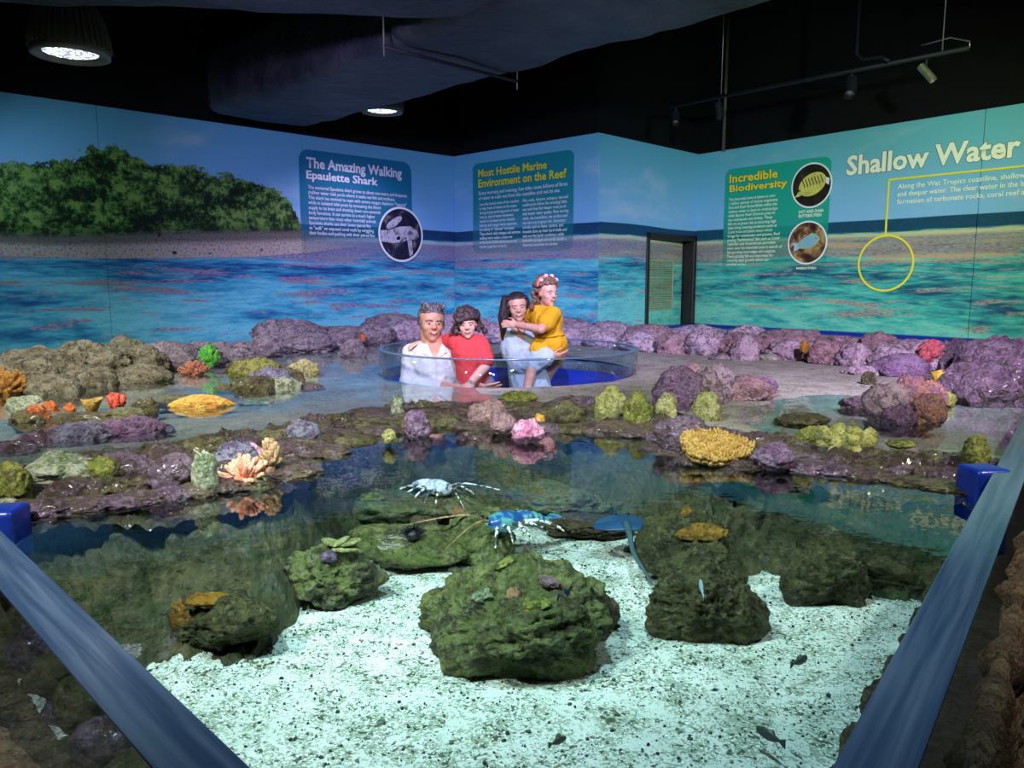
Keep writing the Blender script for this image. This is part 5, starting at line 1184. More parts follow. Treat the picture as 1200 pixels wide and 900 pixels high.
def fish(label, u, v, z, yaw, L, mat, pitch=0.0, name='fish'):
    p = at_z(u, v, z); t = thing(name, label, 'fish', tuple(p), yaw)
    V, F = ico(3); x = V[:, 0]; V = V*[L*0.42, L*0.09, L*0.17]; V[:, 1:] *= (1-0.55*np.clip(-x, 0, 1)**1.5)[:, None]
    R = roty(-pitch)
    def add(nm, VF, m): mk(nm, VF[0] @ R.T, VF[1], m, t)
    add('fish_body', (V, F), mat)
    add('tail_fin', prism([(-L*0.36, -0.0), (-L*0.56, 0.0), (-L*0.56, 0.0008), (-L*0.36, 0.0008)], -L*0.12, L*0.12) if False else (np.array([(-L*0.36, s*0.0012, z_) for s in (-1, 1) for z_ in (-L*0.03, L*0.03)] + [(-L*0.58, s*0.0008, z_) for s in (-1, 1) for z_ in (-L*0.15, L*0.15)]), [[0, 1, 5, 4], [2, 6, 7, 3], [0, 4, 6, 2], [1, 3, 7, 5], [4, 5, 7, 6]]), mat)
    add('dorsal_fin', (np.array([(L*0.15, s*0.001, L*0.12) for s in (-1, 1)] + [(-L*0.25, s*0.001, L*0.08) for s in (-1, 1)] + [(-L*0.18, s*0.0006, L*0.24) for s in (-1, 1)]), [[0, 4, 2], [1, 3, 5], [0, 1, 5, 4], [4, 5, 3, 2]]), mat)
    for sd in (-1, 1):
        add('eye', ell((L*0.30, sd*L*0.065, L*0.03), (L*0.022,)*3, 2), black_metal)
    return t
navy = plain('navy_fish', (0.010, 0.012, 0.06), 0.4); slate = plain('slate_fish', (0.05, 0.06, 0.05), 0.45); pale_fish = plain('pale_blue_fish', (0.30, 0.40, 0.48), 0.4)
fish('small dark navy fish over the big mossy rock', 663, 700, 0.93, 1.1, 0.075, navy, -0.3)
fish('small dark slender fish over the sand at right', 938, 774, 0.83, 0.6, 0.052, slate)
fish('slender grey-green fish near the right acrylic wall', 900, 861, 0.83, 2.2, 0.055, slate)
fish('small dark fish low over the sand at bottom centre', 655, 868, 0.83, 0.6, 0.036, slate)
fish('pale blue fish above the dark round rock', 822, 688, 0.935, 1.5, 0.05, pale_fish, 0.4)
# blue stingray
p = at_z(731, 612, 0.90); ray_t = thing('stingray', 'blue stingray with a long thin tail gliding over the sand', 'ray', tuple(p), math.pi*0.5)
Rr = 0.078
V, F = ico(4); xx, yy = V[:, 0].copy(), V[:, 1].copy()
V = V*[Rr*0.85, Rr*1.1, Rr*0.16]; V[:, 2] *= np.clip(1.2-np.abs(yy)*1.1, 0.15, 1); V[:, 2] += -0.08*Rr*np.abs(yy)**2
V[:, 0] += -0.25*Rr*np.abs(yy)**2
ray_mat = plain('blue_ray_skin', (0.02, 0.07, 0.17), 0.45)
mk('ray_disc', V, F, ray_mat, ray_t)
mk('tail', *tube(smooth_poly([(-0.5*Rr, 0, 0.01), (-1.4*Rr, 0, 0.0), (-2.5*Rr, 0.05*Rr, -0.015), (-3.6*Rr, -0.12*Rr, -0.03), (-4.4*Rr, -0.2*Rr, -0.035)], 5), np.linspace(0.010, 0.0015, 21), 8), plain('ray_tail_skin', (0.05, 0.10, 0.13), 0.5), ray_t)
for sd in (-1, 1): mk('eye', *ell((0.45*Rr, sd*0.22*Rr, 0.17*Rr), (0.05*Rr,)*3, 2), black_metal, ray_t)
# sea urchin
p = on_rock(484, 632)[0]; ur = thing('sea_urchin', 'dark spiny sea urchin on the mossy rock', 'urchin', tuple(p))
urm = plain('urchin_black', (0.015, 0.012, 0.02), 0.5); mk('urchin_body', *ell((0, 0, 0.012), (0.020, 0.020, 0.016), 3), urm, ur)
rg = np.random.RandomState(5); sp = []
for i in range(120):
    d = rg.normal(size=3); d[2] = abs(d[2]); d /= np.linalg.norm(d); sp.append(tube([d*0.015+[0, 0, 0.012], d*rg.uniform(0.030, 0.042)+[0, 0, 0.012]], [0.0014, 0.0004], 5))
stuff(mk('spines', *join(*sp), urm, ur))

# ------------------------------------------------------------------ people
U = 1/KS                                                     # one real metre in model units
J = lambda u, v, y: at_y(u, v, y)
def blob(name, prims, voxel, mat, parent, smooth_it=4, fac=0.5, dec=None, disp=None):
    V, F = join(*prims); o = mk(name, V, F, mat, parent)
    m = o.modifiers.new('r', 'REMESH'); m.mode = 'VOXEL'; m.voxel_size = voxel; m.use_smooth_shade = True
    s = o.modifiers.new('s', 'SMOOTH'); s.iterations = smooth_it; s.factor = fac
    if dec:
        d = o.modifiers.new('d', 'DECIMATE'); d.ratio = dec
    dg = bpy.context.evaluated_depsgraph_get(); dg.update()
    me = bpy.data.meshes.new_from_object(o.evaluated_get(dg)); o.modifiers.clear(); old = o.data; o.data = me; bpy.data.meshes.remove(old)
    me.name = name
    me.materials.clear(); me.materials.append(mat)
    if disp:
        n = len(me.vertices); co = np.empty(n*3); me.vertices.foreach_get('co', co); co = co.reshape(-1, 3)
        no = np.empty(n*3); me.vertices.foreach_get('normal', no); no = no.reshape(-1, 3)
        co = co+no*disp(co)[:, None]; me.vertices.foreach_set('co', co.ravel()); me.update()
    me.polygons.foreach_set('use_smooth', [True]*len(me.polygons))
    return o
def skin_mat(name, c):
    t = NT(name); co = t.coord(); n = t.noise(co, 40.0, 3.0)
    b = t.t.nodes.new('ShaderNodeBsdfPrincipled')
    t.set(b.inputs['Base Color'], t.mix(t.smooth(n, 0.35, 0.65), c, (c[0]*0.94, c[1]*0.85, c[2]*0.82)))
    b.inputs['Roughness'].default_value = 0.5; b.inputs['Subsurface Weight'].default_value = 0.12; b.inputs['Subsurface Radius'].default_value = (0.01, 0.004, 0.002); b.inputs['Subsurface Scale'].default_value = 0.5
    return t.done(b.outputs[0])
def cloth_mat(name, c, s=18.0, var=0.08):
    t = NT(name); co = t.coord(); n = t.noise(co, s, 3.0, 0.5, 1.2)
    return t.done(t.bsdf(t.mix(n, tuple(x*(1-var) for x in c), tuple(min(1, x*(1+var)) for x in c)), 0.85, normal=t.bump(n, 0.5, 0.02), spec=0.2))
def hair_mat(name, c1, c2):
    t = NT(name); co = t.coord(); x, y, z = t.sep(co)
    n = t.noise(t.comb(t.math('MULTIPLY', x, 2.0), t.math('MULTIPLY', y, 2.0), t.math('MULTIPLY', z, 0.5)), 90.0, 4.0)
    return t.done(t.bsdf(t.mix(t.smooth(n, 0.4, 0.65), c1, c2), 0.45, normal=t.bump(n, 0.7, 0.01), spec=0.4))
eye_white = plain('eye_white', (0.40, 0.36, 0.35), 0.3, var=0.02); iris = plain('dark_iris', (0.02, 0.012, 0.008), 0.25); teeth = plain('teeth', (0.68, 0.64, 0.60), 0.35, var=0.02)
lips = plain('lips', (0.42, 0.13, 0.12), 0.5); mouth_dark = plain('mouth_dark', (0.09, 0.02, 0.02), 0.6)

def hand(w, d, n, s, curl=0.5, thumb=1):
    """palm and five fingers; w wrist, d direction of the palm, n palm-side normal, s hand length"""
    w = np.asarray(w, float); d = np.asarray(d, float); d /= np.linalg.norm(d); n = np.asarray(n, float); n -= d*np.dot(n, d); n /= np.linalg.norm(n); sd = np.cross(d, n)
    R = np.stack([d, sd, n], 1); P = [ell(w+d*s*0.28, (s*0.30, s*0.21, s*0.10), 3, R)]
    for i, (o, L) in enumerate(((-0.165, 0.36), (-0.055, 0.43), (0.055, 0.45), (0.165, 0.40))):
        a = w+d*s*0.50+sd*s*o; c1, c2 = curl*0.6, curl*1.3
        b = a+(d*math.cos(c1)+n*math.sin(c1))*s*L*0.55+sd*s*o*0.15; e = b+(d*math.cos(c2)+n*math.sin(c2))*s*L*0.5
        P += [capsule(a, b, s*0.050, s*0.046, 8, 3), capsule(b, e, s*0.046, s*0.036, 8, 3)]
    a = w+d*s*0.15+sd*s*0.16*thumb; b = a+(d*0.75+sd*thumb*0.62+n*0.3)*s*0.26; e = b+(d*0.92+sd*thumb*0.15+n*0.3)*s*0.22
    P += [capsule(a, b, s*0.062, s*0.052, 8, 3), capsule(b, e, s*0.052, s*0.040, 8, 3)]
    return P
class Head:
    def __init__(s, c, H, yaw=0, pitch=0, roll=0, child=False):
        s.c = np.asarray(c, float); s.H = H; s.R = rotz(yaw) @ rotx(pitch) @ roty(roll); s.child = child
    def p(s, x, y, z): return s.c + s.R @ np.array([x, y, z])*s.H
    def e(s, c, r, sub=3, rot=None):
        R = s.R if rot is None else s.R @ rot
        return ell(s.p(*c), np.array(r)*s.H, sub, R)
    def cap(s, a, b, ra, rb): return capsule(s.p(*a), s.p(*b), ra*s.H, rb*s.H, 12, 4)
    def prims(s):
        ch = s.child
        P = [s.e((0, 0.06, 0.13), (0.335, 0.40, 0.365), 4), s.e((0, -0.10, -0.20), (0.235 if not ch else 0.25, 0.25, 0.27), 4), s.e((0, -0.05, 0.0), (0.30, 0.30, 0.28), 4),
             s.e((0.14, -0.20, -0.10), (0.13, 0.12, 0.13)), s.e((-0.14, -0.20, -0.10), (0.13, 0.12, 0.13)), s.e((0, -0.235, -0.385), (0.105, 0.10, 0.095)),
             s.cap((0, -0.335, 0.03), (0, -0.405, -0.085), 0.030, 0.050), s.e((0.05, -0.36, -0.10), (0.035, 0.04, 0.03)), s.e((-0.05, -0.36, -0.10), (0.035, 0.04, 0.03)),
             s.cap((-0.15, -0.285, 0.085), (0.15, -0.285, 0.085), 0.055, 0.055), s.e((0, -0.315, -0.255), (0.10, 0.045, 0.05)),
             s.e((0.315, 0.03, -0.03), (0.035, 0.075, 0.11)), s.e((-0.315, 0.03, -0.03), (0.035, 0.075, 0.11))]
        return P
    def face(s, par, hairm, brow=0.016, smile=1.0):
        for q in (-1, 1):
            w = mk('eye', *s.e((q*0.125, -0.318, 0.015), (0.044, 0.026, 0.019), 3), eye_white, par)
            mk('iris', *s.e((q*0.125, -0.334, 0.014), (0.027, 0.014, 0.020), 2), iris, w)
            mk('eyebrow', *join(s.cap((q*0.055, -0.345, 0.088), (q*0.13, -0.345, 0.112), brow, brow), s.cap((q*0.13, -0.345, 0.112), (q*0.215, -0.300, 0.085), brow, brow*0.6)), hairm, par)
        m = mk('mouth', *s.e((0, -0.345, -0.238), (0.10*smile, 0.026, 0.028), 3), mouth_dark, par)
        mk('teeth', *s.e((0, -0.358, -0.226), (0.070*smile, 0.016, 0.011), 3), teeth, m)
        mk('lip', *join(s.cap((-0.11*smile, -0.325, -0.205), (0, -0.372, -0.262), 0.006, 0.017), s.cap((0.11*smile, -0.325, -0.205), (0, -0.372, -0.262), 0.006, 0.017)), lips, m)
def curls(h, pts, r, n, spread, seed):
    rg = np.random.RandomState(seed); P = []
    for i in range(n):
        q = pts[rg.randint(len(pts))]; c = np.array(q)+rg.normal(size=3)*spread
        P.append(h.e(tuple(c), (r*rg.uniform(0.7, 1.2),)*3, 2))
    return P
fold = lambda a, f, sd: (lambda co: a*fbm(co*np.array([f, f, f*0.5])+sd, 3))

# --- the man
sk1 = skin_mat('tanned_skin', (0.52, 0.27, 0.17)); shirt_w = cloth_mat('white_shirt_cotton', (0.54, 0.54, 0.53)); trous = cloth_mat('dark_trousers', (0.03, 0.04, 0.07)); shoe = plain('brown_shoe', (0.06, 0.03, 0.02), 0.5)
hair1 = hair_mat('dark_greying_hair', (0.035, 0.028, 0.030), (0.22, 0.20, 0.21))
ym = 4.0
hd = Head(J(505.5, 379, ym), 43.5/224, 0.32, 0.02, 0.06)
cx_ = J(509, 430, ym)[0]
neckb = J(508, 404, ym+0.02); chest = J(508, 428, ym+0.02); shL = J(485, 415, ym+0.05); shR = J(532, 413, ym)
pelv = np.array([cx_, ym+0.06, 0.72]); F0_ = FLOOR
elL = J(481, 449, ym-0.02); wrL = J(536, 455.5, ym-0.13); elR = J(547, 450, ym+0.02); wrR = J(552, 453, ym-0.16)
man = thing('person', 'man in white open-collared shirt holding a boy in red', 'person', (cx_, ym, F0_))
def rel(prims, o): return [(V-np.array([o[0], o[1], o[2]]), F) for V, F in prims]
mo = (cx_, ym, F0_)
legs = []
for q in (-1, 1):
    hip = pelv+[q*0.075, 0, 0]; kn = np.array([hip[0]+q*0.02, ym-0.03, 0.42]); an = np.array([hip[0]+q*0.03, ym+0.10, F0_+0.06])
    legs.append((hip, kn, an))
arm_prims = [capsule(shL, elL, 0.050*U, 0.042*U), capsule(elL, wrL, 0.042*U, 0.030*U), capsule(shR, elR, 0.050*U, 0.042*U), capsule(elR, wrR, 0.042*U, 0.030*U)]
body = hd.prims() + [capsule(hd.p(0, 0.10, -0.25), neckb, 0.062*U, 0.075*U), ell(chest, (0.15*U, 0.10*U, 0.17*U)), capsule(chest, pelv, 0.12*U, 0.12*U), capsule(shL, shR, 0.06*U, 0.06*U)] + arm_prims
for h_, k_, a_ in legs: body += [capsule(h_, k_, 0.080*U, 0.058*U), capsule(k_, a_, 0.055*U, 0.038*U), capsule(a_, a_+[0, -0.14*U, -0.03], 0.038*U, 0.03*U)]
body += hand(wrR+[0.002, 0, 0], (0.92, -0.15, -0.10), (0, 0.75, 0.6), 0.185*U, 0.45, -1) + hand(wrL, (0.85, 0.1, -0.2), (0, 0.8, 0.5), 0.185*U, 0.5, 1)
blob('body', rel(body, mo), 0.0052, sk1, man, 3)
hm = Head(hd.c-np.array(mo), hd.H); hm.R = hd.R
hm.face(man, hair1, 0.020, 1.05)
sh = [ell(chest+[0, 0, -0.01], (0.165*U, 0.115*U, 0.18*U), 3), capsule(chest, pelv+[0, 0, 0.08], 0.140*U, 0.145*U), capsule(shL, shR, 0.066*U, 0.066*U), capsule(shL, elL, 0.070*U, 0.064*U), capsule(elL, elL*0.45+wrL*0.55, 0.070*U, 0.056*U), capsule(shR, elR, 0.078*U, 0.066*U), capsule(elR, elR*0.6+wrR*0.4, 0.062*U, 0.05*U), capsule(neckb+[0.0, 0.035, 0.0], chest+[0, 0.02, 0.05], 0.07*U, 0.11*U)]
so = blob('shirt', rel(sh, mo), 0.007, shirt_w, man, 4, disp=fold(0.010, 16, 3))
from mathutils.bvhtree import BVHTree
def bvh_of(o):
    me = o.data; return BVHTree.FromPolygons([v.co[:] for v in me.vertices], [p.vertices[:] for p in me.polygons])
def drape(name, o, tri, mat, parent, off, n=10, thick=0.0):
    """a patch of cloth or skin laid on the front of a garment; tri: three (x, z) corners in the person's own space"""
    bv = bvh_of(o); V, F, idx = [], [], {}
    A, B, C = [np.array(q, float) for q in tri]
    for i in range(n+1):
        for j in range(n+1-i):
            q = A*(1-(i+j)/n)+B*(i/n)+C*(j/n); hit = bv.ray_cast(Vector((q[0], -1.0, q[1])), Vector((0, 1, 0)))
            y = hit[0].y if hit[0] else 0.0; idx[(i, j)] = len(V); V.append((q[0], y-off, q[1]))
    for i in range(n):
        for j in range(n-i):
            F.append([idx[(i, j)], idx[(i+1, j)], idx[(i, j+1)]])
            if j < n-i-1: F.append([idx[(i+1, j)], idx[(i+1, j+1)], idx[(i, j+1)]])
    return mk(name, np.array(V), F, mat, parent)
def hp_(h, u, v, y, o): p = J(u, v, y); return (p[0]-o[0], p[2]-o[2])
P_ = lambda u, v: hp_(hm, u, v, ym-0.08, mo)
drape('open_neck', so, [P_(498, 403), P_(517, 403), P_(510.5, 423)], sk1, so, 0.0025)
drape('collar', so, [P_(497.5, 399), P_(509.5, 421), P_(496, 414)], shirt_w, so, 0.008)
drape('collar', so, [P_(518, 399), P_(511.5, 421), P_(523, 413)], shirt_w, so, 0.008)
drape('placket', so, [P_(510, 421), P_(513, 421), P_(512, 458)], cloth_mat('shirt_placket', (0.50, 0.50, 0.50)), so, 0.003)
blob('trousers', rel([capsule(pelv+[-0.05, 0, 0.02], pelv+[0.05, 0, 0.02], 0.125*U, 0.125*U)] + [capsule(h_, k_, 0.10*U, 0.078*U) for h_, k_, a_ in legs] + [capsule(k_, a_, 0.078*U, 0.062*U) for h_, k_, a_ in legs], mo), 0.010, trous, man)
for h_, k_, a_ in legs: mk('shoe', *ell(a_+[0, -0.055, -0.025]-np.array(mo), (0.05*U, 0.14*U, 0.045*U)), shoe, man)
hp = [hm.e((0, 0.10, 0.20), (0.355, 0.41, 0.345), 4)] + [hm.e((q*0.30, 0.06, 0.08), (0.065, 0.20, 0.20)) for q in (-1, 1)] + [hm.e((0, 0.30, -0.05), (0.26, 0.20, 0.28))]
rg = np.random.RandomState(4)
for i in range(46):
    a = (rg.uniform(-0.25, 0.25), rg.uniform(-0.24, 0.25), 0.45-0.1*rg.rand()); b = (a[0]*1.15+rg.normal()*0.03, a[1]-0.03, a[2]+rg.uniform(0.10, 0.17)); hp.append(hm.cap(a, b, 0.05, 0.018))
cutp = hm.p(0, -0.27, 0.0)
ho = blob('hair', hp, 0.0045, hair1, man, 2)
def trim_front(o, h, zf=0.27, half=0.235):
    """pull hair away from the face: push vertices in front of the face back behind the skin"""
    me = o.data; n = len(me.vertices); co = np.empty(n*3); me.vertices.foreach_get('co', co); co = co.reshape(-1, 3)
    l = ((co-h.c) @ h.R)/h.H
    m = (l[:, 2] < zf - 0.5*np.clip(np.abs(l[:, 0])-half+0.1, 0, 1)*0) & (l[:, 1] < -0.02) & (np.abs(l[:, 0]) < half+0.09*(l[:, 2] > 0.12)) 
    l[m, 1] = np.maximum(l[m, 1], -0.05)
    me.vertices.foreach_set('co', (h.c+(l*h.H) @ h.R.T).ravel()); me.update()
trim_front(ho, hm)

# --- the boy
sk2 = skin_mat('child_skin', (0.66, 0.40, 0.30)); red_t = cloth_mat('red_tee', (0.60, 0.055, 0.060)); grey_sh = cloth_mat('grey_shorts', (0.16, 0.18, 0.20)); hair2 = hair_mat('dark_brown_curls', (0.020, 0.012, 0.012), (0.10, 0.06, 0.065))
yb_ = 3.90
bh = Head(J(547.5, 380.5, yb_), 33/228, 0.05, 0.05, -0.08, True)
bo = (J(552, 430, yb_)[0], yb_, 0.86)
bsL = J(537, 402, yb_+0.03); bsR = J(562, 404, yb_+0.01); bch = J(551, 418, yb_+0.03); bpe = J(556, 452, yb_+0.05)
beL = J(517, 398, yb_+0.19); bwL = J(497, 401, yb_+0.13); beR = J(569, 429, yb_-0.03); bwR = J(554, 446, yb_-0.14)
boy = thing('person', 'boy in red shirt with dark curly hair on the man’s arm', 'person', bo)
boy['label'] = 'boy in red shirt with dark curly hair, held by the man'
blegs = [(bpe+[q*0.045, 0, 0], bpe+[q*0.06+0.01, -0.07, -0.17], bpe+[q*0.06+0.02, -0.03, -0.36]) for q in (-1, 1)]
blegs = [(a, np.array([b[0], max(b[1], 3.70), b[2]]), np.array([c[0], max(c[1], 3.70), c[2]])) for a, b, c in blegs]
body = bh.prims() + [capsule(bh.p(0, 0.08, -0.25), J(550, 402, yb_+0.03), 0.036*U, 0.042*U), capsule(bch, bpe, 0.085*U, 0.085*U), capsule(bsL, bsR, 0.045*U, 0.045*U), capsule(bsL, beL, 0.036*U, 0.032*U), capsule(beL, bwL, 0.032*U, 0.024*U), capsule(bsR, beR, 0.036*U, 0.031*U), capsule(beR, bwR, 0.031*U, 0.024*U)]
for a, b, c in blegs: body += [capsule(a, b, 0.055*U, 0.045*U), capsule(b, c, 0.043*U, 0.03*U), capsule(c, c+[0, -0.05, -0.01], 0.028*U, 0.022*U)]
body += hand(bwL, (-0.75, -0.45, -0.1), (0, 0.2, -1), 0.12*U, 0.6, -1) + hand(bwR, (-0.6, -0.2, -0.75), (0, 0.8, -0.5), 0.12*U, 0.4, 1)
blob('body', rel(body, bo), 0.0045, sk2, boy, 3)
bm_ = Head(bh.c-np.array(bo), bh.H); bm_.R = bh.R; bm_.child = True
bm_.face(boy, hair2, 0.013, 1.0)
blob('tee_shirt', rel([capsule(bch, bpe+[0, 0, 0.0], 0.100*U, 0.102*U), capsule(bsL, bsR, 0.060*U, 0.060*U), capsule(bsR, bsR*0.30+beR*0.70, 0.060*U, 0.062*U), capsule(bsL, bsL*0.55+beL*0.45, 0.058*U, 0.056*U), ell(bch+[0, 0, 0.02], (0.112*U, 0.095*U, 0.12*U))], bo), 0.006, red_t, boy, 4, disp=fold(0.007, 20, 5))
blob('shorts', rel([capsule(bpe, bpe+[0, 0, -0.03], 0.105*U, 0.10*U)]+[capsule(a, a*0.3+b*0.7, 0.078*U, 0.072*U) for a, b, c in blegs], bo), 0.008, grey_sh, boy, 4)
pts = [(math.sin(a)*0.42*math.cos(e), 0.10-math.cos(a)*0.40*math.cos(e), 0.16+0.42*math.sin(e)) for a in np.linspace(0, 6.28, 26) for e in (0.25, 0.6, 1.0, 1.4)] + [(q*(0.40+0.05*k), 0.10, 0.05-0.09*k) for q in (-1, 1) for k in range(5)] + [(q*0.40, -0.08, -0.05-0.07*k) for q in (-1, 1) for k in range(4)] + [(x_, -0.36, 0.20) for x_ in np.linspace(-0.3, 0.3, 9)] + [(q*0.3, 0.3, -0.15) for q in (-1, 1)]
pts = [q for q in pts if not (abs(q[0]) < 0.27 and q[1] < -0.05 and q[2] < 0.16)]
hp = [bm_.e((0, 0.12, 0.20), (0.38, 0.40, 0.36), 4), bm_.e((0, 0.30, -0.08), (0.32, 0.20, 0.32))] + curls(bm_, pts, 0.095, 150, 0.02, 3)
trim_front(blob('hair', hp, 0.0045, hair2, boy, 1), bm_, 0.13, 0.22)

# --- the woman
sk3 = skin_mat('light_skin', (0.62, 0.36, 0.26)); dress_m = cloth_mat('pale_blue_dress', (0.42, 0.54, 0.60)); hair3 = hair_mat('dark_straight_hair', (0.010, 0.007, 0.007), (0.06, 0.035, 0.04))
yw = 4.46
wh = Head(J(606.5, 360.5, yw), 34/201, 0.10, 0.04, -0.10)
wo_ = (J(615, 430, yw)[0], yw, F0_)
wn = J(607, 383, yw+0.03); wch = J(612, 405, yw+0.02); wpe = np.array([J(626, 450, yw)[0], yw+0.03, 0.80]); wsL = J(598, 391, yw+0.02); wsR = J(626, 390, yw+0.05)
weL = J(609, 424, yw-0.04); wwL = J(644, 417, yw-0.16); weR = J(646, 415, yw+0.08); wwR = J(636, 405, yw+0.16)
woman = thing('person', 'woman in pale blue dress with long dark hair carrying a girl', 'person', wo_)
body = wh.prims() + [capsule(wh.p(0, 0.10, -0.25), wn, 0.046*U, 0.055*U), ell(wch, (0.125*U, 0.085*U, 0.15*U)), capsule(wch, wpe, 0.095*U, 0.11*U), capsule(wsL, wsR, 0.045*U, 0.045*U), capsule(wsL, weL, 0.040*U, 0.034*U), capsule(weL, wwL, 0.034*U, 0.024*U), capsule(wsR, weR, 0.040*U, 0.034*U), capsule(weR, wwR, 0.034*U, 0.024*U)]
for q in (-1, 1):
    hip = wpe+[q*0.06, 0, -0.05]; kn = np.array([hip[0], yw, 0.45]); an = np.array([hip[0], yw+0.03, F0_+0.05])
    body += [capsule(hip, kn, 0.07*U, 0.05*U), capsule(kn, an, 0.05*U, 0.034*U), capsule(an, an+[0, -0.13*U, -0.025], 0.034*U, 0.025*U)]
body += hand(wwL, (0.95, 0.1, 0.0), (0, 0.7, 0.7), 0.145*U, 0.6, 1) + hand(wwR, (-0.6, 0.2, 0.6), (-0.3, -0.9, 0), 0.17*U, 0.4, 1)
blob('body', rel(body, wo_), 0.0052, sk3, woman, 3)
wm = Head(wh.c-np.array(wo_), wh.H); wm.R = wh.R
wm.face(woman, hair3, 0.012, 1.15)
dr_ = [ell(wch+[0, 0, -0.01], (0.150*U, 0.115*U, 0.16*U)), ell(wch+[0.012, -0.045, -0.015], (0.11*U, 0.07*U, 0.075*U)), capsule(wch, wpe, 0.115*U, 0.155*U), capsule(wpe, [wpe[0], wpe[1], 0.42], 0.155*U, 0.22*U), capsule(wsL, wsR, 0.060*U, 0.060*U), capsule(wsL, weL, 0.068*U, 0.082*U), capsule(weL, weL*0.15+wwL*0.85, 0.088*U, 0.070*U), capsule(weL+[0.03, 0, -0.01], weL*0.5+wwL*0.5+[0, 0, -0.015], 0.08*U, 0.085*U), capsule(wsR, weR, 0.064*U, 0.066*U), capsule(weR, weR*0.3+wwR*0.7, 0.066*U, 0.055*U)]
dso = blob('dress', rel(dr_, wo_), 0.007, dress_m, woman, 4, disp=fold(0.009, 16, 8))
Q_ = lambda u, v: hp_(wm, u, v, yw-0.07, wo_)
drape('neckline', dso, [Q_(600, 383), Q_(617, 383), Q_(612, 402)], sk3, woman, 0.0025)
mk('pendant', *join(tube([wm.p(-0.14, -0.20, -0.55), wm.p(0.0, -0.44, -0.85), wm.p(0.05, -0.48, -1.10), wm.p(0.10, -0.42, -0.85), wm.p(0.20, -0.16, -0.55)], 0.0022, 6)), dark_steel, woman)
hp = [wm.e((0, 0.10, 0.17), (0.385, 0.42, 0.385), 4)]
for q in (-1, 1):
    for k in range(7):
        a = 0.02+0.05*k
        hp.append(capsule(wm.p(q*0.30, a-0.12, 0.30), wm.p(q*(0.40+0.01*k), a, -0.25), 0.10*wm.H, 0.11*wm.H, 10, 3)); hp.append(capsule(wm.p(q*(0.40+0.01*k), a, -0.25), wm.p(q*(0.43 if q < 0 else 0.36), a+0.10, -0.75-0.06*k), 0.11*wm.H, 0.09*wm.H, 10, 3))
hp += [capsule(wm.p(x_, 0.36, 0.0), wm.p(x_*1.1, 0.42, -1.05), 0.14*wm.H, 0.12*wm.H, 10, 3) for x_ in (-0.3, -0.1, 0.1, 0.3)]
hp += [capsule(J(593, 352, yw)-np.array(wo_), J(590, 372, yw)-np.array(wo_), 0.030, 0.034), capsule(J(590, 372, yw)-np.array(wo_), J(591, 397, yw-0.01)-np.array(wo_), 0.034, 0.018)]
hp += [capsule(wm.p(-0.42, 0.05, -0.6), wm.p(-0.52, -0.02, -1.05), 0.10*wm.H, 0.06*wm.H, 10, 3)]
trim_front(blob('hair', hp, 0.005, hair3, woman, 3), wm, 0.30, 0.25)

# --- the girl
yellow_r = cloth_mat('mustard_romper', (0.66, 0.36, 0.015)); hair4 = hair_mat('light_brown_curls', (0.09, 0.040, 0.024), (0.30, 0.17, 0.11)); sk4 = skin_mat('girl_skin', (0.64, 0.37, 0.27))
yg = 4.36
gh = Head(J(641.5, 343.5, yg), 32/205, 0.62, 0.06, 0.0, True)
go_ = (J(641, 390, yg)[0], yg, 1.05)
gsL = J(629, 366, yg+0.05); gsR = J(648, 368, yg-0.03); gch = J(641, 379, yg+0.02); gpe = J(646, 402, yg+0.02)
geR = J(634, 386, yg-0.13); gwR = J(607, 380.5, yg-0.04); geL = J(614, 376, yg+0.20); gwL = J(600, 388, yg+0.16)
girl = thing('person', 'girl in mustard yellow romper with curly hair hugging the woman', 'person', go_)
kR = J(650, 425, yg+0.17); aR = J(636, 452, yg+0.26); kL = J(626, 420, yg-0.03); aL = J(618, 455, yg-0.04)
body = gh.prims() + [capsule(gh.p(0, 0.08, -0.25), J(640, 364, yg+0.02), 0.034*U, 0.040*U), capsule(gch, gpe, 0.080*U, 0.080*U), capsule(gsL, gsR, 0.042*U, 0.042*U), capsule(gsR, geR, 0.034*U, 0.030*U), capsule(geR, gwR, 0.030*U, 0.023*U), capsule(gsL, geL, 0.034*U, 0.030*U), capsule(geL, gwL, 0.030*U, 0.023*U),
    capsule(gpe+[0.02, 0, 0], kR, 0.055*U, 0.042*U), capsule(kR, aR, 0.042*U, 0.028*U), capsule(aR, aR+[0.0, -0.05, -0.02], 0.026*U, 0.02*U), capsule(gpe+[-0.03, 0, 0], kL, 0.055*U, 0.042*U), capsule(kL, aL, 0.042*U, 0.030*U), capsule(aL, aL+[0.0, -0.05, -0.02], 0.026*U, 0.02*U)]
body += hand(gwR, (-0.95, 0.05, 0.08), (0, 1, -0.2), 0.12*U, 0.45, -1) + hand(gwL, (-0.8, -0.5, -0.2), (0.2, 0.3, -0.9), 0.12*U, 0.5, 1)
blob('body', rel(body, go_), 0.0045, sk4, girl, 3)
gm = Head(gh.c-np.array(go_), gh.H); gm.R = gh.R; gm.child = True
gm.face(girl, hair4, 0.012, 1.0)
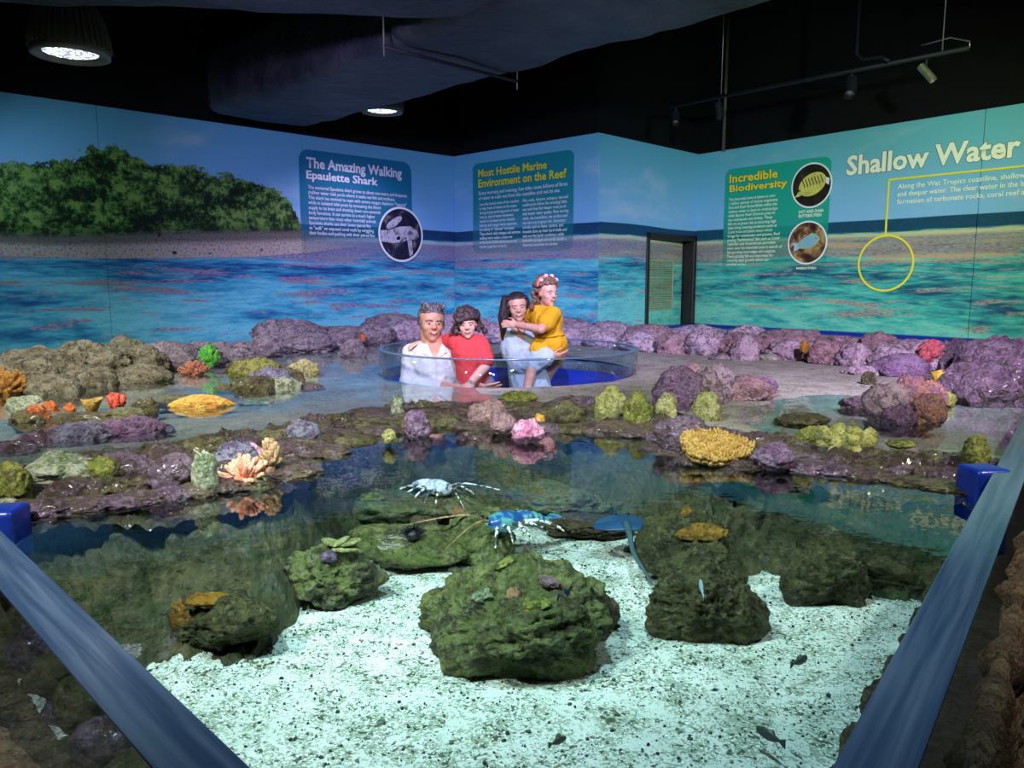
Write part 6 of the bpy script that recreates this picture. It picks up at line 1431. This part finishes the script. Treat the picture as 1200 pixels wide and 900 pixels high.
blob('romper', rel([capsule(gch, gpe*0.35+gch*0.65, 0.098*U, 0.092*U), ell(gch+[0, 0, 0.015], (0.105*U, 0.09*U, 0.10*U)), capsule(gpe*0.75+gch*0.25, gpe, 0.096*U, 0.106*U), capsule(gsL, gsR, 0.056*U, 0.056*U), capsule(gsR, gsR*0.45+geR*0.55, 0.056*U, 0.064*U), capsule(gsL, gsL*0.6+geL*0.4, 0.054*U, 0.054*U), capsule(gpe+[0.02, 0, 0], (gpe+[0.02, 0, 0])*0.5+kR*0.5, 0.085*U, 0.082*U), capsule(gpe+[-0.03, 0, 0], (gpe+[-0.03, 0, 0])*0.55+kL*0.45, 0.085*U, 0.080*U)], go_), 0.006, yellow_r, girl, 3, disp=fold(0.007, 22, 11))
mk('waistband', *tube([(gch*0.42+gpe*0.58)-np.array(go_)+[0, 0, 0.004], (gch*0.38+gpe*0.62)-np.array(go_)-[0, 0, 0.004]], 0.100*U, 20), yellow_r, girl)
pts = [(math.sin(a)*0.43*math.cos(e), 0.12-math.cos(a)*0.40*math.cos(e), 0.16+0.42*math.sin(e)) for a in np.linspace(0, 6.28, 26) for e in (0.3, 0.6, 1.0, 1.4)] + [(q*(0.38+0.02*k), 0.14+0.03*k, 0.05-0.11*k) for q in (-1, 1) for k in range(7)] + [(x_, 0.42, 0.0-0.12*k) for x_ in (-0.3, -0.1, 0.1, 0.3) for k in range(6)]
pts = [q for q in pts if not (abs(q[0]) < 0.30 and q[1] < -0.02 and q[2] < 0.30)]
hp = [gm.e((0, 0.14, 0.20), (0.37, 0.40, 0.36), 4), gm.e((0, 0.34, -0.15), (0.33, 0.20, 0.40))] + curls(gm, pts, 0.088, 190, 0.025, 9)
trim_front(blob('hair', hp, 0.0045, hair4, girl, 1), gm, 0.28, 0.24)
band = thing; bpts = [gm.p(0.46*math.cos(a), 0.02, 0.16+0.47*math.sin(a)) for a in np.linspace(0.15, math.pi-0.15, 16)]
hb = mk('hair_band', *tube(bpts, 0.008, 8), plain('coral_hair_band', (0.65, 0.16, 0.12), 0.6), girl)
for k in (3, 6, 9, 12): mk('band_flower', *ell(bpts[k]+gm.R @ np.array([0, -0.01, 0.0]), (0.013,)*3, 2), plain('pale_flower', (0.75, 0.45, 0.42), 0.7), hb)

# ------------------------------------------------------------------ model units to metres
bpy.context.view_layer.update()
for o in list(SC.objects):
    if o.parent is None and o.type not in ('CAMERA', 'LIGHT'):
        o.matrix_world = Matrix.Scale(KS, 4) @ o.matrix_world
